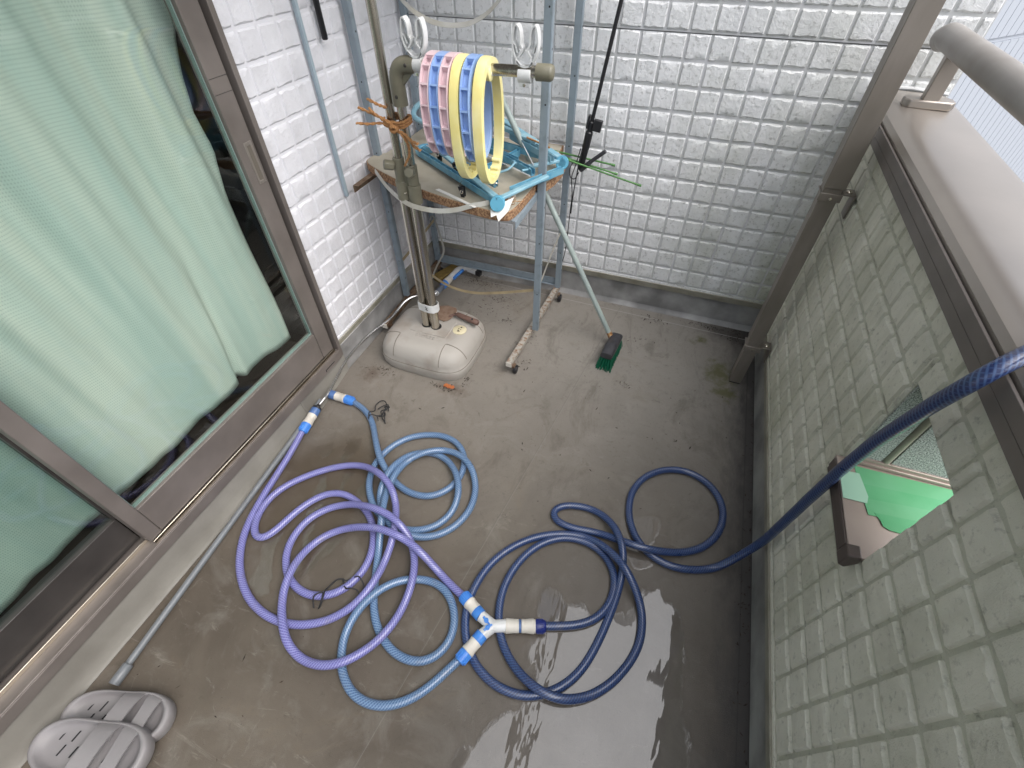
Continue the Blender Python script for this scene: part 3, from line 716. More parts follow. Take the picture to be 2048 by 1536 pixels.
for k in range(8):
    x, y = -.852 + rr.uniform(-.008, .010), 1.53 + rr.uniform(-.016, .02); mk.box(x, x + rr.uniform(.003, .007), y, y + rr.uniform(.002, .006), BH + .0045, BH + .0058)
part('cap_print', mk, M_mark, base)
fc = bpy.data.curves.new('maker_lettering', 'FONT'); fc.body = 'SEKISUI'; fc.size = .027; fc.extrude = .0022; fc.align_x = 'CENTER'; fc.space_character = 1.15
fo_ = bpy.data.objects.new('tmp', fc); col.objects.link(fo_); bpy.context.view_layer.update()
me = bpy.data.meshes.new_from_object(fo_.evaluated_get(bpy.context.evaluated_depsgraph_get())); bpy.data.objects.remove(fo_)
me.materials.clear(); me.materials.append(M_baseP); lt = link('moulded_lettering', me, base, (-.985, 1.440, BH + .0008)); lt.rotation_euler = (0, 0, R(180))
PX1, PX2, PY = -1.013, -.965, 1.515
part('tall_pole', G().cyl((PX1, PY, BH), (PX1, PY, 2.35), .0160, 24), M_pole, st, smooth=50)
part('arm_pole', G().cyl((PX2 - .002, PY - .004, BH), (PX2 - .002, PY - .004, .86), .0205, 24), M_pole, st, smooth=50)
part('tall_pole_sleeve', G().cyl((PX1 - .004, PY, BH - .002), (PX1 - .004, PY, .86), .0205, 24), M_pole, st, smooth=50)
part('arm_pole_upper', G().cyl((PX2, PY, .86), (PX2, PY, 1.19), .0165, 24), M_pole, st, smooth=50)
part('pole_socket', G().tube([(PX2, PY - .001, BH + .003), (PX2, PY - .001, BH + .0045)], .026, 24).tube([(PX1 - .003, PY, BH + .003), (PX1 - .003, PY, BH + .0045)], .026, 24), M_black, st)
# clamp
cl = part('pole_clamp', G().tube([(PX1 - .002, PY, .80), (PX1 - .002, PY, .872)], .0255, 24).tube([(PX2, PY, .79), (PX2, PY, .862)], .0255, 24).tube([(PX1 - .002, PY, .87), (PX1 - .002, PY, .955)], .0215, 24).tube([(PX2, PY, .862), (PX2, PY, .935)], .0215, 24).box(PX1, PX2, PY - .010, PY + .010, .80, .93), M_olive, st, bevel=.002)
for a_, b_ in (((PX1 - .014, PY - .018, .930), (PX1 - .040, PY - .042, .940)), ((PX2 + .012, PY - .025, .92), (PX2 + .020, PY - .055, .928))):
    k_ = part('clamp_knob', G().cyl(a_, b_, .019, 6), M_olive, cl, bevel=.003)
part('rivet', G().lathe((PX2 - .026, PY - .026, .835), (0, -1, 0), [(0, .005), (.002, .004), (.003, .001)], 10), M_bright, cl)
# elbow and arm
el = cat_rom([(PX2, PY, 1.13), (PX2, PY, 1.19), (PX2 + .004, PY, 1.222), (PX2 + .020, PY, 1.243), (PX2 + .045, PY, 1.250), (PX2 + .075, PY, 1.250)], 5)
eo = part('arm_elbow', G().tube(el, .0245, 24), M_olive, st, smooth=60)
part('elbow_web', G().prism([(PX2 + .015, 1.18), (PX2 + .070, 1.235), (PX2 + .015, 1.235)], (0, PY - .005, 0), (1, 0, 0), (0, 0, 1), (0, .010, 0)), M_olive, eo, bevel=.002)
for p_ in ((PX2 + .052, PY - .024, 1.252), (PX2 + .002, PY - .024, 1.16)):
    part('screw', G().lathe(p_, (0, -1, 0), [(0, .006), (.002, .005), (.003, .001)], 10), M_alud, eo)
part('side_arm', G().cyl((PX2 + .07, PY, 1.250), (-.462, PY, 1.262), .0160, 24), M_pole, st, smooth=50)
part('arm_end_cap', G().lathe((-.485, PY, 1.2615), (1, 0, .02), [(0, .0225), (.043, .0225), (.049, .019), (.052, .010), (.053, .001)], 24), M_olive, st, smooth=60)
# white tie band near the foot of the poles
lp = [(PX1 - .027, PY - .004), (PX1 - .020, PY - .020), (PX1 + .002, PY - .026), (PX2 - .010, PY - .030), (PX2 + .012, PY - .026), (PX2 + .026, PY - .010), (PX2 + .024, PY + .012), (PX2, PY + .024), (PX1, PY + .024), (PX1 - .024, PY + .014)]
tb = part('white_tie_band', G().ribbon([(x, y, .285) for x, y in lp], (0, 0, .042), .002, closed=True), M_white, st, smooth=50)
mk = G()
for dx, dz in ((0, .010), (.004, .004), (0, -.002), (.005, -.008), (.002, -.004)): mk.box(-.990 + dx, -.984 + dx, PY - .0325, PY - .0312, .285 + dz, .285 + dz + .0028)
part('band_print', mk, M_mark, tb)
# hose-pipe hooks on the arm (forked line holders)
def fork(px, side):
    o = thing('pole_fork', side, 'pole holder', (px, PY, 1.25), 'white forked holders on the side arm')
    r_ = .0215
    part('ring_band', G().tube([(px - .020, PY, 1.2515), (px + .020, PY, 1.2525)], r_, 24), M_white, o, bevel=.001)
    part('clamp_ear', G().box(px - .016, px + .016, PY - .012, PY - .004, 1.222, 1.236), M_white, o, bevel=.002)
    part('ear_screw', G().lathe((px, PY - .012, 1.228), (0, -1, 0), [(0, .0045), (.002, .0045), (.0025, .001)], 10), M_bright, o)
    cu = [(-.014, 0), (-.020, .004), (-.034, .030), (-.038, .060), (-.033, .088), (-.026, .094), (-.018, .084), (-.015, .066), (-.014, .050), (-.009, .042), (-.010, .032), (-.020, .020)]
    for sg in (-1, 1):
        path = cat_rom([(px + sg * x, PY, 1.276 + z) for x, z in cu], 4)
        part('prong', G().ribbon(path, (0, .026, 0), .0042), M_white, o, smooth=60)
        part('prong_web', G().ribbon([(px - sg * -.0 + sg * -.037, PY, 1.276 + .055), (px + sg * -.030, PY, 1.276 + .048), (px + sg * -.024, PY, 1.276 + .030)], (0, .02, 0), .003), M_white, o)
    part('cradle', G().ribbon(cat_rom([(px - .024, PY, 1.286), (px - .012, PY, 1.276), (px, PY, 1.2735), (px + .012, PY, 1.276), (px + .024, PY, 1.286)], 4), (0, .026, 0), .005), M_white, o, smooth=60)
fork(-.880, 'white forked pole holder next to the elbow of the stand')
fork(-.520, 'white forked pole holder near the capped free end of the side arm')

# ================================================================== FOLDED RING HANGERS ON THE ARM
def hanger(name, label, x, a, b, zc, m, tilt=0.0, yel=False, ry=0.0):
    o = thing(name, label, 'hanger', (x, PY, zc), 'folded plastic hangers on the side arm')
    N_ = 64; th_ = .0030; W = .0150; dep = .021
    def pt(k, off, dx):
        ang_ = 2 * math.pi * k / N_
        cy_, sy_ = math.cos(ang_), math.sin(ang_); n_ = 2.35
        r_ = (abs(cy_) ** n_ + abs(sy_) ** n_) ** (-1 / n_)
        return ((b - off) * r_ * cy_, (a - off) * r_ * sy_, dx)
    def put(q): # local (y,z,x) -> world
        y, z, dx = q; v = Vector((dx, y, z)); v = Matrix.Rotation(tilt, 3, 'Z') @ (Matrix.Rotation(ry, 3, 'Y') @ v); return v + Vector((x, PY, zc))
    sec = [(0, -W), (dep, -W), (dep, W), (0, W), (0, W - th_), (dep - th_, W - th_), (dep - th_, -W + th_), (0, -W + th_)]
    if yel: sec = [(0, -W), (dep, -W), (dep, W), (.002, W), (.0, W - .012), (.0, -W + .0)]
    g_ = G(); vs = [put(pt(k, of, dx)) for k in range(N_) for of, dx in sec]; S = len(sec)
    fs = [(k * S + q, ((k + 1) % N_) * S + q, ((k + 1) % N_) * S + (q + 1) % S, k * S + (q + 1) % S) for k in range(N_) for q in range(S)]
    g_.add(vs, fs); part('loop_frame', g_, m, o, smooth=35)
    if not yel:
        for k in range(2, N_, 4):
            c0 = [put(pt(k, .0008, -W + th_)), put(pt(k, dep - th_, -W + th_)), put(pt(k, dep - th_, W - th_)), put(pt(k, .0008, W - th_))]
            nx = put(pt(k + .4, .0008, 0)) - put(pt(k, .0008, 0))
            vs = c0 + [q + nx for q in c0]; part('partition', G().add(vs, [(0, 3, 2, 1), (4, 5, 6, 7), (0, 1, 5, 4), (1, 2, 6, 5), (2, 3, 7, 6), (3, 0, 4, 7)]), m, o, smooth=0)
        cp = G()
        for k in range(int(N_ * .20), int(N_ * .31)):
            vs = [put(pt(k, -.0012, -W - .0006)), put(pt(k, -.0012, W + .0006)), put(pt(k + 1, -.0012, W + .0006)), put(pt(k + 1, -.0012, -W - .0006)),
                  put(pt(k, .008, -W - .0006)), put(pt(k, .008, W + .0006)), put(pt(k + 1, .008, W + .0006)), put(pt(k + 1, .008, -W - .0006))]
            cp.add(vs, [(0, 1, 2, 3), (7, 6, 5, 4), (0, 4, 5, 1), (1, 5, 6, 2), (2, 6, 7, 3), (3, 7, 4, 0)])
        part('crown_cover', cp, m, o, smooth=30)
    else:
        # pivot boss at the top, grip cells at the bottom, window cells by the crown
        c_ = put((-.012, a - .040, 0)); ax_ = (Matrix.Rotation(tilt, 3, 'Z') @ Vector((1, 0, 0)))
        part('pivot_boss', G().lathe(c_ - ax_ * (W + .002), ax_, [(0, .020), (2 * W + .004, .020), (2 * W + .007, .012), (2 * W + .0075, .001)], 24), m, o)
        part('pivot_pin', G().lathe(c_ + ax_ * (W + .005), ax_, [(0, .006), (.0015, .006), (.002, .001)], 14), M_cwhite, o)
        for k in (-.62, -.42, -.2, .2, .42, .62):
            p_ = put((b * k * .8, -a * math.sqrt(max(.1, 1 - k * k)) + dep * .9, 0)); gc = G().lathe(p_ - ax_ * (W * .9), ax_, [(0, .0065), (2 * W * .95, .0065), (2 * W, .004)], 10)
            part('grip_tooth', gc, m, o)
    return o
def topz(zin): return zin
BT = 1.2685
def H_(name, label, x, a, b, m, **k): return hanger(name, label, x, a, b, BT + .021 - a, m, **k)
H_('ring_hanger', 'pale pink folded hanger, first on the arm beside the elbow', -.818, .146, .100, M_pink)
H_('ring_hanger', 'blue folded hanger between the two pink ones', -.786, .148, .100, M_hblue)
H_('ring_hanger', 'pale pink folded hanger between blue and yellow ones', -.754, .149, .100, M_pink)
H_('ring_hanger', 'yellow folded hanger between the pink and the blue one', -.719, .182, .102, M_yel, yel=True)
H_('ring_hanger', 'blue folded hanger between the two yellow ones', -.683, .152, .100, M_hblue)
H_('ring_hanger', 'yellow folded hanger, outermost on the arm, pivot showing', -.643, .186, .098, M_yel, yel=True)

# ================================================================== RUSTED TROWEL ON THE BASE
tw_ = thing('garden_trowel', 'rusted hand trowel lying across the cream base behind the poles', 'trowel', (-.9, 1.62, .165))
part('blade', G().prism([(-1.03, 1.655), (-1.035, 1.60), (-1.00, 1.568), (-.945, 1.556), (-.925, 1.575), (-.918, 1.60), (-.918, 1.655), (-.93, 1.672), (-.98, 1.680)], (0, 0, .166), (1, 0, 0), (0, 1, 0), (0, 0, .003)), M_trowel, tw_, bevel=.001)
part('tang', G().tube(cat_rom([(-.935, 1.60, .170), (-.915, 1.612, .176), (-.895, 1.614, .182)], 4), .006, 10), M_trowelh, tw_)
part('grip', G().lathe((-.900, 1.614, .183), (.125, -.022, -.006), [(0, .009), (.006, .012), (.05, .0135), (.10, .0145), (.122, .015), (.128, .012), (.129, .001)], 16), M_trowelh, tw_)
part('hanging_hole', G().cyl((-.805, 1.594, .188), (-.803, 1.588, .1975), .0045, 10), M_black, tw_)

# ================================================================== STEEL RACK
rk = thing('steel_rack', 'blue grey angle-iron rack on rusty castored feet behind the laundry stand', 'rack', (-.92, 1.95, 0))
FRx, FLx, Fy, By_ = -.530, -1.305, 1.752, 2.150
def post(x, y, sx, sy, z0=.075):
    g_ = G().box(x - .014, x + .014, y - .0015 + (0 if sy < 0 else 0), y + .0015, z0, 2.25)
    g_.box(x + sx * .0125, x + sx * .0155, y + .0015, y + .022, z0, 2.25)
    p_ = part('upright', g_, M_blueg, rk, bevel=.0008)
    hl = G()
    for k in range(8):
        z = .19 + k * .27; hl.cyl((x + sx * .0157, y + .011, z), (x + sx * .0160, y + .011, z), .0035, 8); hl.cyl((x + sx * .004, y - .0018, z + .11), (x + sx * .004, y - .0020, z + .11), .003, 8)
    part('bolt_hole', hl, M_black, p_)
post(FRx, Fy, 1, 1); post(FRx, By_, 1, 1); post(FLx, 1.785, 1, 1); post(FLx - .002, 2.178, 1, 1)
ft = part('foot_bar', G().bar((-.573, 1.482, .061), (-.532, 2.185, .061), .028, .026), M_rusty, rk, bevel=.002)
part('end_plug', G().bar((-.5735, 1.4785, .061), (-.5732, 1.4819, .061), .0295, .0275), M_cwhite, ft, bevel=.001)
ft2 = part('foot_bar', G().bar((-1.290, 1.53, .061), (-1.300, 2.20, .061), .028, .026), M_rustb, rk, bevel=.002)
part('end_plug', G().bar((-1.2899, 1.5265, .061), (-1.29, 1.5299, .061), .0295, .0275), M_cwhite, ft2, bevel=.001)
for (x, y) in ((-.548, 1.50), (-.508, 2.135), (-1.272, 1.56), (-1.278, 2.15)):
    cs = part('caster', G().cyl((x - .006, y, .022), (x + .012, y, .022), .0215, 24), M_blk, rk, bevel=.003)
    part('hub', G().cyl((x + .012, y, .022), (x + .0135, y, .022), .007, 12), M_dgrey, cs)
    part('fork', G().box(x - .010, x + .003, y - .012, y + .012, .030, .050), M_rustb, cs)
part('rear_rail', G().box(-1.29, -.546, 2.164, 2.168, .085, .128).box(-1.29, -.546, 2.152, 2.164, .085, .088), M_blueg, rk, bevel=.001)
part('side_angle', G().box(-.562, -.546, 1.50, 2.15, .7895, .7925).box(-.548, -.5455, 1.50, 2.15, .760, .7895), M_blueg, rk, bevel=.0008)
part('side_angle', G().box(-1.288, -1.262, 1.56, 2.178, .7895, .7925).box(-1.290, -1.2875, 1.56, 2.178, .760, .7895), M_rustb, rk, bevel=.0008)

part('added_shade_shelf', G().box(-1.31, -.54, 1.77, 2.16, 1.72, 1.735), M_btop, rk, bevel=.002)  # unseen board added above the frame to shade the wall behind the rack
# particle board shelf
bd = thing('shelf_board', 'swollen particle board lying as a shelf on the steel rack', 'shelf', (-.92, 1.85, .793))
poly = cat_rom([(-1.325, 1.78, 0), (-1.318, 1.722, 0), (-1.25, 1.672, 0), (-1.1, 1.600, 0), (-.95, 1.548, 0), (-.80, 1.508, 0), (-.66, 1.482, 0), (-.585, 1.485, 0), (-.562, 1.51, 0), (-.552, 1.58, 0)], 4)
poly = [(p.x, p.y) for p in poly] + [(-.548, 1.735), (-.552, 1.738), (-.552, 1.772), (-.512, 1.776), (-.498, 1.83), (-.490, 1.93), (-.498, 2.00), (-.552, 2.10), (-.56, 2.19), (-1.28, 2.19), (-1.285, 1.83), (-1.322, 1.80)]
part('chip_core', G().prism(poly, (0, 0, .793), (1, 0, 0), (0, 1, 0), (0, 0, .034)), M_chip, bd, bevel=.003)
pc = sum(p[0] for p in poly) / len(poly), sum(p[1] for p in poly) / len(poly)
part('laminate_top', G().prism([(pc[0] + (x - pc[0]) * .985, pc[1] + (y - pc[1]) * .975) for x, y in poly], (0, 0, .8272), (1, 0, 0), (0, 1, 0), (0, 0, .0022)), M_btop, bd)
part('peeling_flap', G().prism([(0, 0), (.075, .055), (.070, .0), (.045, -.045), (.030, -.022), (.012, -.034)], (-.640, 1.49, .832), (1, 0, 0), (0, .8, .6), (0, -.0006, .0008)), M_paper, bd)
part('peeling_flap', G().prism([(0, 0), (.12, -.05), (.20, -.085), (.205, -.075), (.12, -.035), (.01, .012)], (-.90, 1.560, .830), (1, 0, 0), (0, 1, 0), (0, 0, .003)), M_paper, bd)
rr = random.Random(11); nest = G()
for k in range(70):
    x, y = rr.gauss(-.60, .018), rr.gauss(1.545, .016); a = rr.uniform(0, 6.28)
    nest.tube([(x, y, .834 + rr.random() * .012), (x + .02 * math.cos(a), y + .02 * math.sin(a), .838 + rr.random() * .014)], .0011, 4)
no_ = part('twine_scraps', nest, M_twine, kind='stuff'); no_['label'] = 'frayed brown twine scraps on the board by the front right upright'

# straps of packing band
def strap(label, pts, wv, m, name='packing_strap', n=8):
    o = part(name, G().ribbon(cat_rom(pts, n), wv, .0012), m, smooth=60)
    return tag(o, label, 'strap', 'packing bands tied to the rack')
strap('flat grey packing band sagging under the front edge of the shelf board', [(-1.215, 1.63, .835), (-1.10, 1.54, .815), (-.985, 1.485, .795), (-.87, 1.475, .792), (-.78, 1.478, .808), (-.71, 1.488, .832), (-.65, 1.515, .842), (-.58, 1.60, .842)], (0, .006, .017), M_strap)
strap('grey packing band dropping in a curl from the rear left upright', [(-1.290, 2.13, .36), (-1.24, 2.08, .42), (-1.175, 2.0, .42), (-1.125, 1.95, .36), (-1.125, 1.95, .29), (-1.18, 1.945, .19), (-1.215, 1.92, .09), (-1.19, 1.85, .02), (-1.175, 1.79, .012)], (.014, -.006, .006), M_strap)
strap('thin yellowed band hanging low across the rack opening', [(-1.20, 1.80, .30), (-1.10, 1.79, .24), (-1.0, 1.785, .205), (-.88, 1.78, .205), (-.74, 1.77, .245), (-.62, 1.76, .290), (-.548, 1.755, .318)], (0, .004, .013), M_strapb)
strap('pale band stretched between the two right uprights near the floor', [(-.545, 1.765, .26), (-.54, 1.88, .315), (-.535, 2.0, .375), (-.528, 2.14, .435)], (0, -.006, .019), M_strap)
strap('grey band hanging in a deep loop across the rack top', [(-1.30, 2.16, 1.50), (-1.22, 1.95, 1.43), (-1.08, 1.82, 1.36), (-.98, 1.80, 1.318), (-.89, 1.795, 1.309), (-.80, 1.79, 1.325), (-.71, 1.78, 1.38), (-.60, 1.76, 1.50)], (0, .007, .014), M_strap)
strap('stained band tied between the two left uprights', [(-1.288, 1.80, .300), (-1.287, 1.95, .315), (-1.287, 2.10, .335), (-1.286, 2.17, .345)], (0, -.006, .018), M_strapb)
for (x, y, z) in ((-1.285, 1.80, .306), (-1.285, 2.165, .355), (-.548, 1.752, .315), (-.52, 2.145, .44)):
    pass
kn = thing('twine_knot', 'dark rusty knot holding a band on the rear left upright', 'knot', (-1.27, 2.14, .43))
part('knot_coil', G().tube(cat_rom([(-1.285 + .016 * math.cos(k), 2.14 + .012 * math.sin(k * 1.3), .42 + .012 * math.sin(k * 2.1)) for k in range(12)], 4), .0045, 6), M_rustb, kn)
PURPLE = [[-1270,808,40],[-1267,781,35],[-1263,755,31],[-1260,729,28],[-1257,703,24],[-1254,677,21],[-1252,651,19],[-1249,625,17],[-1246,599,16],[-1243,573,14],[-1240,547,14],[-1236,521,14],[-1231,496,14],[-1225,470,14],[-1219,444,14],[-1212,419,14],[-1204,394,14],[-1194,370,14],[-1183,346,14],[-1169,323,14],[-1154,300,14],[-1136,278,14],[-1118,258,14],[-1097,239,14],[-1076,223,14],[-1054,208,14],[-1031,195,14],[-1007,184,14],[-982,175,14],[-957,169,14],[-931,164,14],[-905,162,14],[-878,162,14],[-851,164,14],[-824,170,14],[-797,178,14],[-772,190,14],[-747,204,14],[-725,220,14],[-705,239,16],[-686,259,21],[-670,280,27],[-657,304,33],[-648,328,37],[-642,354,40],[-640,381,40],[-640,408,37],[-643,436,33],[-646,461,35],[-646,483,45],[-648,504,55],[-653,527,62],[-661,551,64],[-672,577,62],[-687,604,55],[-704,631,47],[-717,651,51],[-730,667,62],[-745,682,70],[-764,697,74],[-784,708,78],[-807,719,78],[-834,730,72],[-865,741,61],[-897,750,47],[-927,754,36],[-955,752,30],[-982,747,24],[-1009,739,18],[-1033,727,15],[-1056,713,14],[-1076,696,14],[-1096,679,14],[-1115,661,14],[-1133,642,14],[-1150,621,14],[-1166,600,14],[-1180,577,14],[-1191,553,14],[-1199,527,14],[-1202,500,14],[-1202,472,14],[-1197,444,14],[-1187,418,14],[-1174,395,14],[-1158,378,14],[-1141,369,14],[-1124,369,14],[-1110,379,14],[-1099,396,14],[-1090,418,14],[-1084,441,14],[-1078,466,14],[-1071,490,14],[-1063,515,14],[-1052,540,14],[-1039,563,14],[-1023,585,14],[-1005,603,14],[-983,616,14],[-960,624,14],[-935,627,14],[-909,625,14],[-882,619,14],[-856,611,14],[-831,601,14],[-807,588,14],[-786,573,14],[-767,555,14],[-750,535,14],[-736,513,14],[-724,490,14],[-714,466,14],[-708,441,14],[-705,415,14],[-707,389,14],[-713,364,14],[-722,340,14],[-736,318,14],[-753,299,14],[-774,284,14],[-797,273,14],[-823,266,14],[-851,264,14],[-879,268,14],[-906,276,14],[-932,288,14],[-954,304,14],[-974,324,14],[-991,346,14],[-1003,371,14],[-1011,397,14],[-1014,424,14],[-1013,450,14],[-1009,475,14],[-1001,498,14],[-989,520,14],[-973,541,14],[-955,560,14],[-933,575,16],[-907,586,22],[-876,592,35],[-842,593,52],[-807,592,68],[-775,590,81],[-746,587,88],[-721,586,88],[-697,582,87],[-673,576,88],[-651,569,85],[-633,563,75],[-616,555,61],[-599,544,52],[-582,529,46],[-567,512,39],[-552,492,37],[-538,467,41],[-526,441,44],[-518,415,44],[-513,390,41],[-511,364,36],[-511,338,31],[-511,311,33],[-513,284,37],[-519,258,40],[-527,234,40],[-539,211,37],[-553,190,34],[-568,169,36],[-583,150,39],[-601,133,40],[-622,120,39],[-645,109,35],[-671,102,30],[-698,99,24],[-724,99,19],[-748,102,21],[-770,109,27],[-791,118,33],[-811,131,37],[-830,147,40],[-849,166,40],[-869,186,37],[-887,208,34],[-901,231,36],[-911,254,39],[-919,278,40],[-926,304,39],[-931,330,35],[-933,357,30],[-932,384,24],[-928,410,18],[-919,435,15],[-907,456,14],[-891,475,14],[-871,492,16],[-846,504,25],[-817,513,38],[-787,519,52],[-757,523,64],[-729,527,73],[-703,529,78],[-675,528,85],[-649,527,88],[-627,526,85],[-606,526,76],[-583,522,73],[-559,516,72],[-537,509,67],[-516,503,57],[-497,497,44],[-477,490,30],[-456,483,19],[-432,473,14],[-408,463,14],[-383,453,14],[-357,444,14],[-332,436,14]]
LIGHT = [[-1205,1054,14],[-1176,1048,14],[-1149,1041,14],[-1123,1033,14],[-1098,1022,14],[-1076,1009,14],[-1055,995,14],[-1037,979,14],[-1019,961,14],[-1001,940,16],[-982,918,21],[-962,894,27],[-941,870,33],[-921,847,37],[-902,827,40],[-882,808,40],[-863,792,37],[-844,778,33],[-825,766,27],[-805,755,21],[-784,745,16],[-761,736,14],[-736,728,14],[-711,723,14],[-685,722,14],[-659,724,14],[-635,730,14],[-613,741,14],[-593,756,14],[-577,775,14],[-563,797,14],[-554,821,14],[-549,847,14],[-548,873,14],[-551,899,14],[-559,924,14],[-571,948,14],[-587,969,14],[-606,987,14],[-628,1001,14],[-651,1010,14],[-676,1014,14],[-700,1015,14],[-724,1012,14],[-748,1005,14],[-771,997,14],[-793,986,14],[-814,973,14],[-833,958,14],[-850,940,14],[-865,920,14],[-878,898,14],[-888,875,14],[-895,850,14],[-900,824,14],[-901,799,14],[-900,773,14],[-894,749,14],[-886,726,14],[-875,703,14],[-862,682,14],[-846,662,14],[-828,643,14],[-807,626,14],[-785,611,14],[-762,599,14],[-737,589,14],[-712,582,14],[-686,579,14],[-660,579,14],[-635,582,14],[-610,589,14],[-586,600,14],[-565,614,14],[-546,631,14],[-531,652,14],[-520,674,14],[-513,698,16],[-509,720,21],[-510,743,27],[-513,765,33],[-520,786,37],[-530,807,40],[-542,827,40],[-558,848,37],[-576,867,33],[-597,885,27],[-620,901,21],[-644,912,16],[-668,919,14],[-691,920,14],[-715,917,14],[-739,910,14],[-760,898,15],[-777,881,21],[-790,858,29],[-799,832,38],[-804,805,46],[-808,778,52],[-809,752,54],[-809,727,52],[-807,705,46],[-803,683,38],[-797,663,30],[-783,641,28],[-763,618,33],[-742,599,37],[-721,584,40],[-699,573,40],[-677,565,37],[-654,561,33],[-631,561,27],[-606,564,21],[-581,571,16],[-556,582,14],[-532,595,14],[-511,612,14],[-493,632,14],[-478,654,14],[-467,677,14],[-459,701,14],[-454,726,14],[-452,750,14],[-454,775,14],[-459,800,14],[-466,823,15],[-475,844,18],[-486,863,24],[-499,881,30],[-514,896,35],[-531,910,39],[-552,922,40],[-575,933,39],[-600,940,35],[-627,945,30],[-652,943,28],[-675,933,33],[-695,919,37],[-715,904,40],[-733,888,40],[-751,872,37],[-766,854,33],[-777,833,32],[-782,806,38],[-783,779,44],[-783,753,47],[-781,728,47],[-779,704,44],[-773,678,45],[-762,650,53],[-750,622,60],[-739,597,62],[-729,574,60],[-720,553,53],[-712,532,44],[-705,512,33],[-697,491,22],[-688,469,16],[-678,446,14],[-667,422,14],[-656,398,14],[-645,375,14],[-633,352,14],[-621,329,14],[-607,308,14],[-592,288,14],[-574,268,14],[-553,251,14],[-530,236,14],[-504,223,14],[-477,214,14],[-448,210,14],[-419,211,14],[-392,218,14],[-369,231,14],[-350,250,14],[-337,273,14],[-330,298,14],[-329,325,14],[-335,350,14],[-345,374,13],[-359,396,14],[-376,414,14],[-396,429,14],[-418,439,14],[-441,445,14],[-465,446,14],[-489,443,14],[-513,436,16],[-534,426,21],[-554,413,27],[-573,397,33],[-589,379,37],[-605,358,40],[-618,336,40],[-630,311,37],[-640,285,33],[-646,259,27],[-649,231,21],[-647,204,16],[-639,178,14],[-626,152,14],[-610,129,14],[-590,109,14],[-568,93,14],[-544,81,14],[-519,74,14],[-493,72,14],[-467,74,14],[-440,81,14],[-415,92,14],[-391,107,14],[-369,125,14],[-351,145,14],[-335,166,14],[-321,188,14],[-308,211,14],[-296,234,14],[-283,257,14],[-271,281,14]]
